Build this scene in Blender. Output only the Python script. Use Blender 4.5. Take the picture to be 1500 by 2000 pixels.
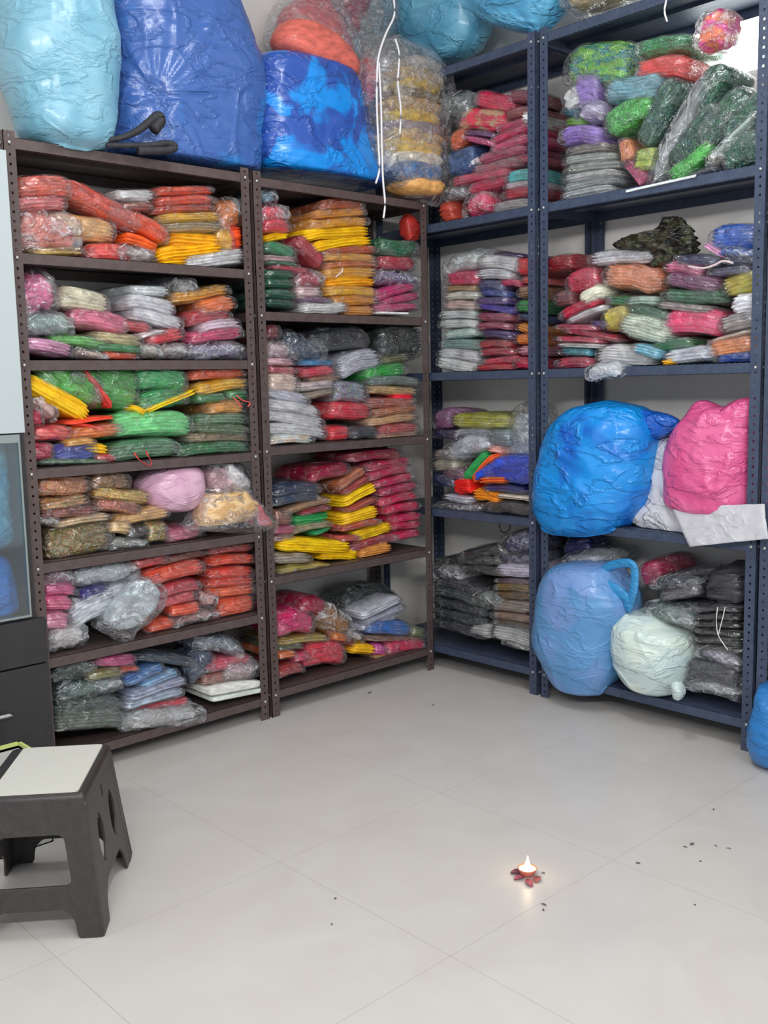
import bpy, bmesh, math, random
from mathutils import Vector, Matrix, noise
random.seed(7)
R = math.radians
for o in list(bpy.data.objects): bpy.data.objects.remove(o)
scene = bpy.context.scene
COL = scene.collection

# ------------------------------------------------------------------ camera
CAM = Vector((-3.169, -3.083, 1.296)); YAW, PIT, ROL, FPX = 0.8209, 0.12805, -0.02222, 1943.2
cy, sy, cp, sp = math.cos(YAW), math.sin(YAW), math.cos(PIT), math.sin(PIT)
VF = Vector((cy*cp, sy*cp, -sp)); _r = Vector((sy, -cy, 0)); _u = _r.cross(VF)
VR = _r*math.cos(ROL) + _u*math.sin(ROL); VU = -_r*math.sin(ROL) + _u*math.cos(ROL)
cam_d = bpy.data.cameras.new('camera'); cam = bpy.data.objects.new('camera', cam_d); COL.objects.link(cam)
M3 = Matrix((VR, VU, -VF)).transposed()
cam.matrix_world = Matrix.Translation(CAM) @ M3.to_4x4()
cam_d.sensor_fit = 'VERTICAL'; cam_d.sensor_height = 36; cam_d.sensor_width = 27
cam_d.lens = FPX*36/2000; cam_d.clip_start = .05; cam_d.clip_end = 60
scene.camera = cam

# ------------------------------------------------------------------ world, lights, exposure
scene.view_settings.view_transform = 'Standard'; scene.view_settings.look = 'None'
scene.view_settings.gamma = 1; scene.view_settings.use_curve_mapping = False
scene.view_settings.exposure = 0.0
scene.cycles.transparent_max_bounces = 32; scene.cycles.max_bounces = 8
scene.cycles.sample_clamp_indirect = 4
w = bpy.data.worlds.new('daylight'); scene.world = w; w.use_nodes = True
w.node_tree.nodes['Background'].inputs[0].default_value = (.86, .93, 1, 1)
w.node_tree.nodes['Background'].inputs[1].default_value = 0.95
def area(name, loc, rot, sx, sy_, energy, col):
    l = bpy.data.lights.new(name, 'AREA'); l.shape = 'RECTANGLE'; l.size = sx; l.size_y = sy_; l.energy = energy; l.color = col
    o = bpy.data.objects.new(name, l); COL.objects.link(o); o.location = loc; o.rotation_euler = rot; return o
def aim(v): return Vector(v).to_track_quat('-Z', 'Y').to_euler()
area('ceiling_light', (-1.5, -1.4, 3.12), (0, 0, R(45)), 1.3, .2, 26, (.97, .98, 1))
# unseen fill lights added behind the camera to brighten walls and shelves
area('front_fill_light', (-3.9, -3.0, 2.3), aim((.75, .62, -.18)), 1.2, .12, 44, (1, .985, .97))
area('front_fill_light', (-2.7, -4.0, 2.3), aim((.55, .80, -.18)), 1.2, .12, 44, (1, .985, .97))

# ------------------------------------------------------------------ helpers
def at(px, py, plane, d=0.0):
    """point of the photo's ray (px, py) on the plane Y=d (left wall racks) or X=d (right wall racks)"""
    v = VF + VR*((px-750)/FPX) - VU*((py-1000)/FPX)
    t = (d-CAM.y)/v.y if plane == 'L' else (d-CAM.x)/v.x
    if plane == 'F': t = (d-CAM.z)/v.z
    return CAM + v*t
def lin(c):
    return tuple(((x/255)/12.92 if x/255 <= .04045 else ((x/255+.055)/1.055)**2.4) for x in c)
def tag(o, label=None, cat=None, group=None, kind=None):
    if label: o['label'] = label
    if cat: o['category'] = cat
    if group: o['group'] = group
    if kind: o['kind'] = kind
    return o
def mesh_obj(name, verts, faces, mat, parent=None, smooth=True, loc=None):
    me = bpy.data.meshes.new(name); me.from_pydata([tuple(v) for v in verts], [], faces); me.update()
    if smooth: me.polygons.foreach_set('use_smooth', [True]*len(me.polygons))
    mats = mat if isinstance(mat, (list, tuple)) else [mat]
    for m in mats: me.materials.append(m)
    o = bpy.data.objects.new(name, me); COL.objects.link(o)
    if parent is not None: o.parent = parent
    if loc is not None: o.location = loc
    return o
def bm_obj(name, bm, mat, parent=None, smooth=False):
    bmesh.ops.recalc_face_normals(bm, faces=bm.faces)
    me = bpy.data.meshes.new(name); bm.to_mesh(me); bm.free()
    if smooth: me.polygons.foreach_set('use_smooth', [True]*len(me.polygons))
    me.materials.append(mat)
    o = bpy.data.objects.new(name, me); COL.objects.link(o)
    if parent is not None: o.parent = parent
    return o
def add_box(bm, x0, x1, y0, y1, z0, z1):
    vs = [bm.verts.new((x, y, z)) for x in (x0, x1) for y in (y0, y1) for z in (z0, z1)]
    for f in ((0, 1, 3, 2), (4, 6, 7, 5), (0, 4, 5, 1), (2, 3, 7, 6), (0, 2, 6, 4), (1, 5, 7, 3)):
        bm.faces.new([vs[i] for i in f])
def box_obj(name, b, mat, parent=None, bevel=0):
    bm = bmesh.new(); add_box(bm, *b)
    if bevel: bmesh.ops.bevel(bm, geom=bm.edges[:], offset=bevel, segments=2, affect='EDGES', profile=.6)
    return bm_obj(name, bm, mat, parent)
def empty(name, loc, rz=0):
    o = bpy.data.objects.new(name, None); COL.objects.link(o); o.location = loc; o.rotation_euler = (0, 0, rz); o.empty_display_size = .05
    return o
def catmull(P, n):
    out = []
    for i in range(len(P)-1):
        a, b, c, d = P[max(i-1, 0)], P[i], P[i+1], P[min(i+2, len(P)-1)]
        for k in range(n):
            t = k/n
            out.append(.5*((2*b)+(c-a)*t+(2*a-5*b+4*c-d)*t*t+(3*b-a-3*c+d)*t**3))
    out.append(P[-1]); return out
def tube(name, pts, r, mat, parent=None, n=6, seg=6, flat=1.0, taper=None, origin=True, nrm=None):
    P = catmull([Vector(p) for p in pts], n); V = []; Fc = []
    o0 = P[0].copy() if (parent is None and origin) else Vector((0, 0, 0))
    for i, p in enumerate(P):
        t = (P[min(i+1, len(P)-1)]-P[max(i-1, 0)]).normalized()
        a = t.cross(Vector((0, 0, 1))); a = a.normalized() if a.length > .05 else t.cross(Vector((1, 0, 0))).normalized()
        b = a.cross(t)
        if nrm is not None: b = nrm; a = t.cross(nrm).normalized()
        rr = r if taper is None else r*taper(i/(len(P)-1))
        for k in range(seg):
            th = 2*math.pi*k/seg
            V.append(p-o0 + a*math.cos(th)*rr + b*math.sin(th)*rr*flat)
    for i in range(len(P)-1):
        for k in range(seg):
            Fc.append((i*seg+k, i*seg+(k+1) % seg, (i+1)*seg+(k+1) % seg, (i+1)*seg+k))
    Fc.append(tuple(range(seg))[::-1]); Fc.append(tuple((len(P)-1)*seg+k for k in range(seg)))
    return mesh_obj(name, V, Fc, mat, parent, True, o0 if parent is None and origin else None)
def fbm(v, o=3):
    s = 0; a = 1
    for i in range(o):
        s += a*noise.noise(v); v = v*2.03+Vector((1.7, 3.1, .4)); a *= .5
    return s
def ridge(v, o=3):
    s = 0; a = 1
    for i in range(o):
        s += a*(1-abs(noise.noise(v))*2.2); v = v*2.1+Vector((5.7, 1.1, 2.4)); a *= .5
    return s/1.75

# ------------------------------------------------------------------ materials
MC = {}
def nt(name):
    m = bpy.data.materials.new(name); m.use_nodes = True; t = m.node_tree
    return m, t, t.nodes, t.links, t.nodes['Principled BSDF']
def N(ns, k, **kw):
    n = ns.new(k)
    for a, b in kw.items(): setattr(n, a, b)
    return n
def tcoord(ns): return N(ns, 'ShaderNodeTexCoord').outputs['Object']
def rgba(c, k=1): l = lin(c); return (min(l[0]*k, 1), min(l[1]*k, 1), min(l[2]*k, 1), 1)
def simple(name, c, rough=.5, metal=0, c2=None, sc=20, bump=0, bsc=60, coat=0, spec=.5):
    key = (name, c)
    if key in MC: return MC[key]
    m, t, ns, ln, b = nt(name)
    b.inputs['Base Color'].default_value = rgba(c); b.inputs['Roughness'].default_value = rough; b.inputs['Metallic'].default_value = metal
    b.inputs['Coat Weight'].default_value = coat; b.inputs['Specular IOR Level'].default_value = spec
    tc = tcoord(ns)
    if c2:
        n = N(ns, 'ShaderNodeTexNoise'); n.inputs['Scale'].default_value = sc; n.inputs['Detail'].default_value = 5; ln.new(tc, n.inputs['Vector'])
        r = N(ns, 'ShaderNodeValToRGB'); r.color_ramp.elements[0].position = .35; r.color_ramp.elements[1].position = .68
        r.color_ramp.elements[0].color = rgba(c); r.color_ramp.elements[1].color = rgba(c2)
        ln.new(n.outputs['Fac'], r.inputs[0]); ln.new(r.outputs[0], b.inputs['Base Color'])
    if bump:
        n = N(ns, 'ShaderNodeTexNoise'); n.inputs['Scale'].default_value = bsc; n.inputs['Detail'].default_value = 4; ln.new(tc, n.inputs['Vector'])
        bp = N(ns, 'ShaderNodeBump'); bp.inputs['Strength'].default_value = bump; bp.inputs['Distance'].default_value = .01
        ln.new(n.outputs['Fac'], bp.inputs['Height']); ln.new(bp.outputs[0], b.inputs['Normal'])
    MC[key] = m; return m
def cloth(c, c2=None, seq=False, gain=1.0):
    c = tuple(int(round(x/6)*6) for x in c); c2 = tuple(c2) if c2 else None
    key = ('cloth', c, c2, seq)
    if key in MC: return MC[key]
    lum = .3*c[0]+.59*c[1]+.11*c[2]
    sat = lambda q: tuple(max(0, min(255, lum+(x-lum)*1.14)) for x in q)
    c = sat(c); c2 = sat(c2) if c2 else None
    m, t, ns, ln, b = nt('cloth'); tc = tcoord(ns)
    n = N(ns, 'ShaderNodeTexNoise'); n.inputs['Scale'].default_value = 22 if not c2 else 16; n.inputs['Detail'].default_value = 4; n.inputs['Roughness'].default_value = .6
    mp = N(ns, 'ShaderNodeMapping'); mp.inputs['Scale'].default_value = (1, 1, 2.2); mp.inputs['Location'].default_value = (c[0]*.37, c[1]*.21, c[2]*.11)
    ln.new(tc, mp.inputs['Vector']); ln.new(mp.outputs[0], n.inputs['Vector'])
    r = N(ns, 'ShaderNodeValToRGB'); e = r.color_ramp.elements
    if c2:
        e[0].position = .47; e[1].position = .55; e[0].color = rgba(c, 1.1); e[1].color = rgba(c2, 1.1)
    else:
        e[0].position = .3; e[1].position = .7
        e[0].color = rgba([x*.86 for x in c]); e[1].color = rgba([min(255, x*1.12+6) for x in c])
    ln.new(n.outputs['Fac'], r.inputs[0]); ln.new(r.outputs[0], b.inputs['Base Color'])
    b.inputs['Roughness'].default_value = .62; b.inputs['Specular IOR Level'].default_value = .35
    b.inputs['Coat Weight'].default_value = .35; b.inputs['Coat Roughness'].default_value = .22
    n2 = N(ns, 'ShaderNodeTexNoise'); n2.inputs['Scale'].default_value = 55; n2.inputs['Detail'].default_value = 3; n2.inputs['Distortion'].default_value = 1.5
    ln.new(mp.outputs[0], n2.inputs['Vector'])
    bp = N(ns, 'ShaderNodeBump'); bp.inputs['Strength'].default_value = .55; bp.inputs['Distance'].default_value = .008
    ln.new(n2.outputs['Fac'], bp.inputs['Height']); ln.new(bp.outputs[0], b.inputs['Normal'])
    if seq:
        v = N(ns, 'ShaderNodeTexVoronoi'); v.inputs['Scale'].default_value = 190; ln.new(tc, v.inputs['Vector'])
        mx = N(ns, 'ShaderNodeMixRGB', blend_type='OVERLAY'); mx.inputs[0].default_value = .55
        ln.new(r.outputs[0], mx.inputs[1]); ln.new(v.outputs['Color'], mx.inputs[2])
        hs = N(ns, 'ShaderNodeHueSaturation'); hs.inputs['Saturation'].default_value = .85; ln.new(mx.outputs[0], hs.inputs['Color'])
        ln.new(hs.outputs[0], b.inputs['Base Color']); b.inputs['Metallic'].default_value = .45; b.inputs['Roughness'].default_value = .3
        bp2 = N(ns, 'ShaderNodeBump'); bp2.inputs['Strength'].default_value = .8; bp2.inputs['Distance'].default_value = .004
        ln.new(v.outputs['Distance'], bp2.inputs['Height']); ln.new(bp.outputs[0], bp2.inputs['Normal']); ln.new(bp2.outputs[0], b.inputs['Normal'])
    MC[key] = m; return m
def film(milk=.10, tint=(235, 240, 245), gl=.5, name='clear_film', sc=30):
    key = ('film', milk, tuple(tint), gl, sc)
    if key in MC: return MC[key]
    m, t, ns, ln, b = nt(name); ns.remove(b); out = ns['Material Output']; tc = tcoord(ns)
    mp = N(ns, 'ShaderNodeMapping'); mp.inputs['Scale'].default_value = (1, 1, 1.7); ln.new(tc, mp.inputs[0])
    n = N(ns, 'ShaderNodeTexNoise'); n.inputs['Scale'].default_value = sc; n.inputs['Detail'].default_value = 5; n.inputs['Distortion'].default_value = .7; n.inputs['Roughness'].default_value = .55
    ln.new(mp.outputs[0], n.inputs[0])
    a = N(ns, 'ShaderNodeMath', operation='SUBTRACT'); a.inputs[1].default_value = .5; ln.new(n.outputs['Fac'], a.inputs[0])
    ab = N(ns, 'ShaderNodeMath', operation='ABSOLUTE'); ln.new(a.outputs[0], ab.inputs[0])
    cz = N(ns, 'ShaderNodeMapRange'); cz.inputs[1].default_value = 0; cz.inputs[2].default_value = .07; cz.inputs[3].default_value = 1; cz.inputs[4].default_value = 0; ln.new(ab.outputs[0], cz.inputs[0])
    sm = N(ns, 'ShaderNodeMath', operation='MULTIPLY_ADD'); sm.inputs[1].default_value = 2.4; ln.new(n.outputs['Fac'], sm.inputs[0]); ln.new(cz.outputs[0], sm.inputs[2])
    bp = N(ns, 'ShaderNodeBump'); bp.inputs['Strength'].default_value = 1; bp.inputs['Distance'].default_value = .009; ln.new(sm.outputs[0], bp.inputs['Height'])
    tr = N(ns, 'ShaderNodeBsdfTransparent'); tr.inputs[0].default_value = (.985, .985, .985, 1)
    df = N(ns, 'ShaderNodeBsdfDiffuse'); df.inputs[0].default_value = rgba(tint); ln.new(bp.outputs[0], df.inputs['Normal'])
    g = N(ns, 'ShaderNodeBsdfGlossy'); g.inputs['Roughness'].default_value = .13; g.inputs[0].default_value = (1, 1, 1, 1); ln.new(bp.outputs[0], g.inputs['Normal'])
    # scattering grows along the creases (folded film) and in patches
    cr = N(ns, 'ShaderNodeMapRange'); cr.inputs[1].default_value = 0; cr.inputs[2].default_value = .03; cr.inputs[3].default_value = milk*2.2; cr.inputs[4].default_value = 0; ln.new(ab.outputs[0], cr.inputs[0])
    n3 = N(ns, 'ShaderNodeTexNoise'); n3.inputs['Scale'].default_value = 15; n3.inputs['Detail'].default_value = 3; ln.new(tc, n3.inputs[0])
    mr = N(ns, 'ShaderNodeMapRange'); mr.inputs[1].default_value = .45; mr.inputs[2].default_value = .70; mr.inputs[3].default_value = milk*.12; mr.inputs[4].default_value = milk*1.5
    ln.new(n3.outputs['Fac'], mr.inputs[0])
    ad = N(ns, 'ShaderNodeMath', operation='ADD'); ad.use_clamp = True; ln.new(cr.outputs[0], ad.inputs[0]); ln.new(mr.outputs[0], ad.inputs[1])
    m1 = N(ns, 'ShaderNodeMixShader'); ln.new(ad.outputs[0], m1.inputs[0]); ln.new(tr.outputs[0], m1.inputs[1]); ln.new(df.outputs[0], m1.inputs[2])
    lw = N(ns, 'ShaderNodeLayerWeight'); lw.inputs['Blend'].default_value = .3; ln.new(bp.outputs[0], lw.inputs['Normal'])
    mu = N(ns, 'ShaderNodeMath', operation='MULTIPLY_ADD'); mu.inputs[1].default_value = gl*.5; mu.inputs[2].default_value = .12; mu.use_clamp = True; ln.new(lw.outputs['Fresnel'], mu.inputs[0])
    m2 = N(ns, 'ShaderNodeMixShader'); ln.new(mu.outputs[0], m2.inputs[0]); ln.new(m1.outputs[0], m2.inputs[1]); ln.new(g.outputs[0], m2.inputs[2])
    ln.new(m2.outputs[0], out.inputs[0])
    MC[key] = m; return m
def bagmat(c, c2=None, pos=(.5, .6), sc=5, rough=.33, dist=.7, alpha=1, bump=.6, name='bag_plastic', loc=(0, 0, 0)):
    m, t, ns, ln, b = nt(name); tc = tcoord(ns)
    b.inputs['Base Color'].default_value = rgba(c); b.inputs['Roughness'].default_value = rough
    b.inputs['Coat Weight'].default_value = .25; b.inputs['Coat Roughness'].default_value = .15
    if c2:
        mp = N(ns, 'ShaderNodeMapping'); mp.inputs['Location'].default_value = loc; ln.new(tc, mp.inputs[0])
        n = N(ns, 'ShaderNodeTexNoise'); n.inputs['Scale'].default_value = sc; n.inputs['Detail'].default_value = 3; n.inputs['Distortion'].default_value = dist; ln.new(mp.outputs[0], n.inputs[0])
        r = N(ns, 'ShaderNodeValToRGB'); r.color_ramp.elements[0].position = pos[0]; r.color_ramp.elements[1].position = pos[1]
        r.color_ramp.elements[0].color = rgba(c); r.color_ramp.elements[1].color = rgba(c2)
        ln.new(n.outputs['Fac'], r.inputs[0]); ln.new(r.outputs[0], b.inputs['Base Color'])
    mp2 = N(ns, 'ShaderNodeMapping'); mp2.inputs['Scale'].default_value = (1, 1, 2.2); mp2.inputs['Rotation'].default_value = (.3, .5, .2); ln.new(tc, mp2.inputs[0])
    n2 = N(ns, 'ShaderNodeTexNoise'); n2.inputs['Scale'].default_value = 6; n2.inputs['Detail'].default_value = 5; n2.inputs['Distortion'].default_value = .6; n2.inputs['Roughness'].default_value = .5; ln.new(mp2.outputs[0], n2.inputs[0])
    a = N(ns, 'ShaderNodeMath', operation='SUBTRACT'); a.inputs[1].default_value = .5; ln.new(n2.outputs['Fac'], a.inputs[0])
    ab = N(ns, 'ShaderNodeMath', operation='ABSOLUTE'); ln.new(a.outputs[0], ab.inputs[0])
    cz = N(ns, 'ShaderNodeMapRange'); cz.inputs[1].default_value = 0; cz.inputs[2].default_value = .06; cz.inputs[3].default_value = 1; cz.inputs[4].default_value = 0; ln.new(ab.outputs[0], cz.inputs[0])
    sm = N(ns, 'ShaderNodeMath', operation='MULTIPLY_ADD'); sm.inputs[1].default_value = 2; ln.new(n2.outputs['Fac'], sm.inputs[0]); ln.new(cz.outputs[0], sm.inputs[2])
    bp = N(ns, 'ShaderNodeBump'); bp.inputs['Strength'].default_value = min(1, bump*1.0); bp.inputs['Distance'].default_value = .011; ln.new(sm.outputs[0], bp.inputs['Height'])
    ln.new(bp.outputs[0], b.inputs['Normal'])
    if alpha < 1:
        tr = N(ns, 'ShaderNodeBsdfTransparent'); mx = N(ns, 'ShaderNodeMixShader'); mx.inputs[0].default_value = alpha
        ln.new(tr.outputs[0], mx.inputs[1]); ln.new(b.outputs[0], mx.inputs[2]); ln.new(mx.outputs[0], ns['Material Output'].inputs[0])
    return m
BROWN = simple('brown_painted_steel', (80, 66, 64), .45, .1, (90, 77, 75), 30, .15, 90)
GREY = simple('grey_painted_steel', (60, 70, 92), .42, .15, (70, 82, 104), 30, .15, 90)
ZINC = simple('zinc_bolt', (190, 190, 188), .35, .6)
WHITE = simple('white_cord', (225, 222, 222), .7)

# ------------------------------------------------------------------ room shell
def wall_mat():
    return simple('plaster', (226, 222, 217), .8, 0, (230, 227, 223), 6, .12, 40)
def floor_mat():
    m, t, ns, ln, b = nt('floor_tiles'); tc = tcoord(ns)
    mp = N(ns, 'ShaderNodeMapping'); mp.inputs['Location'].default_value = (-.301, -.311, 0); ln.new(tc, mp.inputs[0])
    br = N(ns, 'ShaderNodeTexBrick', offset=0.0); br.inputs['Scale'].default_value = 1; br.inputs['Brick Width'].default_value = .644; br.inputs['Row Height'].default_value = .644
    br.inputs['Mortar Size'].default_value = .0011; br.inputs['Mortar Smooth'].default_value = .6
    ln.new(mp.outputs[0], br.inputs[0])
    n = N(ns, 'ShaderNodeTexNoise'); n.inputs['Scale'].default_value = 3.2; n.inputs['Detail'].default_value = 6; n.inputs['Distortion'].default_value = 1.4; ln.new(tc, n.inputs[0])
    r = N(ns, 'ShaderNodeValToRGB'); r.color_ramp.elements[0].position = .3; r.color_ramp.elements[1].position = .7
    r.color_ramp.elements[0].color = rgba((194, 189, 184)); r.color_ramp.elements[1].color = rgba((200, 196, 191)); ln.new(n.outputs['Fac'], r.inputs[0])
    ln.new(r.outputs[0], br.inputs['Color1']); ln.new(r.outputs[0], br.inputs['Color2']); br.inputs['Mortar'].default_value = rgba((166, 160, 152))
    ln.new(br.outputs['Color'], b.inputs['Base Color'])
    b.inputs['Roughness'].default_value = .36; b.inputs['Specular IOR Level'].default_value = .35
    return m
def struct(name, b, mat):
    return tag(box_obj(name, b, mat), kind='structure')
WY, WX, CZ = .41, .41, 3.15
struct('floor', (-5.2, WX+.1, -5.2, WY+.1, -.08, 0), floor_mat())
PL = wall_mat()
struct('wall_left', (-5.2, WX+.1, WY, WY+.12, 0, CZ), PL)
# right wall with an opening for the small bright window near the ceiling
bm = bmesh.new(); wy0, wy1, wz0, wz1 = -1.46, -.98, 2.38, 2.86
add_box(bm, WX, WX+.12, -5.2, wy0, 0, CZ); add_box(bm, WX, WX+.12, wy1, WY, 0, CZ)
add_box(bm, WX, WX+.12, wy0, wy1, 0, wz0); add_box(bm, WX, WX+.12, wy0, wy1, wz1, CZ)
tag(bm_obj('wall_right', bm, PL), kind='structure')
struct('ceiling', (-5.2, WX+.1, -5.2, WY+.1, CZ, CZ+.1), simple('ceiling_paint', (215, 215, 212), .8, 0, (222, 222, 218), 4))
gm, t_, ns_, ln_, b_ = nt('daylit_glass'); b_.inputs['Emission Color'].default_value = (.93, 1, .98, 1); b_.inputs['Emission Strength'].default_value = 5
wn = box_obj('window_1', (WX+.05, WX+.06, wy0, wy1, wz0, wz1), gm); tag(wn, kind='structure')
bm = bmesh.new(); add_box(bm, WX+.02, WX+.07, wy0, wy0+.02, wz0, wz1); add_box(bm, WX+.02, WX+.07, wy1-.02, wy1, wz0, wz1)
add_box(bm, WX+.02, WX+.07, wy0, wy1, wz0, wz0+.02); add_box(bm, WX+.02, WX+.07, wy0, wy1, wz1-.02, wz1)
bm_obj('window_frame', bm, simple('white_frame', (225, 228, 226), .5), wn)

# ------------------------------------------------------------------ racks
def flange(bm, horizontal, x0, H, sgn, th=.0022, wd=.038):
    """perforated strip: 3 columns, holes in the middle one; horizontal=True lies in XZ (front face), else in YZ"""
    c = [0, wd*.42, wd*.60, wd]; pitch = .0285; hh = .0078
    zs = [0]
    z = .02
    while z+hh < H: zs += [z, z+hh]; z += pitch
    zs.append(H)
    vm = {}
    def vv(i, j, k):
        if (i, j, k) not in vm:
            u, z = c[i], zs[j]; q = k*th
            vm[(i, j, k)] = bm.verts.new((x0[0]+sgn[0]*u, x0[1]+sgn[1]*q, z) if horizontal else (x0[0]+sgn[0]*q, x0[1]+sgn[1]*u, z))
        return vm[(i, j, k)]
    hole = lambda i, j: i == 1 and j % 2 == 1 and 0 < j < len(zs)-2
    for i in range(3):
        for j in range(len(zs)-1):
            if hole(i, j):
                bm.faces.new([vv(i, j, 0), vv(i+1, j, 0), vv(i+1, j, 1), vv(i, j, 1)]); bm.faces.new([vv(i, j+1, 0), vv(i+1, j+1, 0), vv(i+1, j+1, 1), vv(i, j+1, 1)])
                bm.faces.new([vv(i, j, 0), vv(i, j+1, 0), vv(i, j+1, 1), vv(i, j, 1)]); bm.faces.new([vv(i+1, j, 0), vv(i+1, j+1, 0), vv(i+1, j+1, 1), vv(i+1, j, 1)])
                continue
            for k in (0, 1): bm.faces.new([vv(i, j, k), vv(i+1, j, k), vv(i+1, j+1, k), vv(i, j+1, k)])
    for j in range(len(zs)-1):
        for i in (0, 3): bm.faces.new([vv(i, j, 0), vv(i, j+1, 0), vv(i, j+1, 1), vv(i, j, 1)])
def bolt(parent, x, y, z, axis):
    bm = bmesh.new(); bmesh.ops.create_cone(bm, cap_ends=True, segments=10, radius1=.0062, radius2=.0045, depth=.005)
    me = None
    o = bm_obj('bolt', bm, ZINC, parent, True); o.location = (x, y, z)
    o.rotation_euler = (R(90), 0, 0) if axis == 'y' else (0, R(90) if axis == 'x+' else R(-90), 0)
    return o
def rack(name, origin, rz, Wd, Dp, H, levels, mat, label, cat='rack'):
    root = empty(name, origin, rz); tag(root, label, cat, None)
    for (x, sx) in ((0, 1), (Wd, -1)):
        for (y, s2) in ((0, 1), (Dp, -1)):
            bm = bmesh.new(); flange(bm, True, (x, y), H, (sx, s2)); flange(bm, False, (x, y), H, (sx, s2))
            bm_obj('post', bm, mat, root)
    lip = .035
    for z in levels:
        bm = bmesh.new(); e = .003
        add_box(bm, e, Wd-e, e, Dp-e, z-.0015, z)
        for (a, b_, c_, d_) in ((e+.0, Wd-e, e, e+.0015), (e, Wd-e, Dp-e-.0015, Dp-e)): add_box(bm, a, b_, c_, d_, z-lip, z)
        for a in (e, Wd-e-.0015): add_box(bm, a, a+.0015, e, Dp-e, z-lip, z)
        add_box(bm, e, Wd-e, e, e+.012, z-lip, z-lip+.0015)
        add_box(bm, e, Wd-e, Dp/2-.02, Dp/2+.02, z-.014, z-.0015)
        s = bm_obj('shelf', bm, mat, root)
        for x in (.019, Wd-.019): bolt(s, x, -.0025, z-.017, 'y')
        bolt(s, -.0025, .02, z-.017, 'x-'); bolt(s, Wd+.0025, .02, z-.017, 'x+')
    return root
DP = .38
ZA = [2.072, 1.727, 1.396, 1.051, .743, .425, .091]; ZB = [2.066, 1.577, 1.066, .560, .105]; ZC = [2.60, 1.975, 1.340, .738, .113]
rack('storage_rack', (-1.850, 0, 0), 0, .914, DP, 2.09, ZA, BROWN, 'brown slotted steel rack with seven shelves, left of the two brown racks')
rack('storage_rack', (-.922, 0, 0), 0, .914, DP, 2.085, ZB, BROWN, 'brown slotted steel rack with five shelves, beside the corner')
rack('storage_rack', (.006, .335, 0), R(-90), .914, DP, 2.62, ZC, GREY, 'tall dark grey slotted rack standing into the corner')
rack('storage_rack', (.006, -.600, 0), R(-90), .914, DP, 2.62, ZC, GREY, 'tall dark grey slotted rack holding the big blue and pink bags')
rack('storage_rack', (.006, -1.524, 0), R(-90), .914, DP, 2.62, ZC, GREY, 'tall dark grey slotted rack cut off at the right edge')
# ------------------------------------------------------------------ soft goods
RANGES = {'L': [(-1.850, -.936), (-.922, -.008)], 'R': [(-.335, .579), (.600, 1.514), (1.524, 2.438)]}
def fit_shelf(M, V, plane, zlo=None, zhi=None, over=False, post=True):
    """rest the goods inside their rack: on the shelf, below the next one, between and behind the posts"""
    Mi = M.inverted(); out = []
    c = M.translation; s_c = c.x if plane == 'L' else -c.y
    s0, s1 = min(RANGES[plane], key=lambda r: abs((r[0]+r[1])/2-s_c))
    for v in V:
        p = M @ v
        s, d, z = (p.x, p.y, p.z) if plane == 'L' else (-p.y, p.x-.006, p.z)
        if post and d > -.02:
            s = min(max(s, s0+.005), s1-.005)
            if (s < s0+.042 or s > s1-.042) and d < .042: d = max(d, .0045)
        if zlo is not None and z < zlo+.002:
            if d > -.004: 
                if d < .03 and over and z < zlo-.006: d = -.0055
                else: z = zlo+.002
        if zhi is not None and d > -.004 and z > zhi-.037 and z < zhi+.05: z = zhi-.037 if d < .02 or d > .36 else min(z, zhi-.004)
        d = min(d, .372)
        out.append(Mi @ (Vector((s, d, z)) if plane == 'L' else Vector((d+.006, -s, z))))
    return out
LV = {}
ORD = 0
def spow(x, e): return math.copysign(abs(x)**e, x)
def sq_mesh(a, b, c, e1, e2, nu, nv, disp):
    V = []; F = []
    for j in range(nv+1):
        v = -math.pi/2 + math.pi*j/nv
        sn = math.sin(v); sn = .55*sn+.45*(2*j/nv-1)
        cv = max(1-abs(sn)**(2/e1), 0)**(e1/2)
        for i in range(nu):
            u = 2*math.pi*i/nu
            p = Vector((a*cv*spow(math.cos(u), e2), b*cv*spow(math.sin(u), e2), c*sn))
            V.append(disp(p))
    for j in range(nv):
        for i in range(nu):
            F.append((j*nu+i, j*nu+(i+1) % nu, (j+1)*nu+(i+1) % nu, (j+1)*nu+i))
    return V, F
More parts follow.
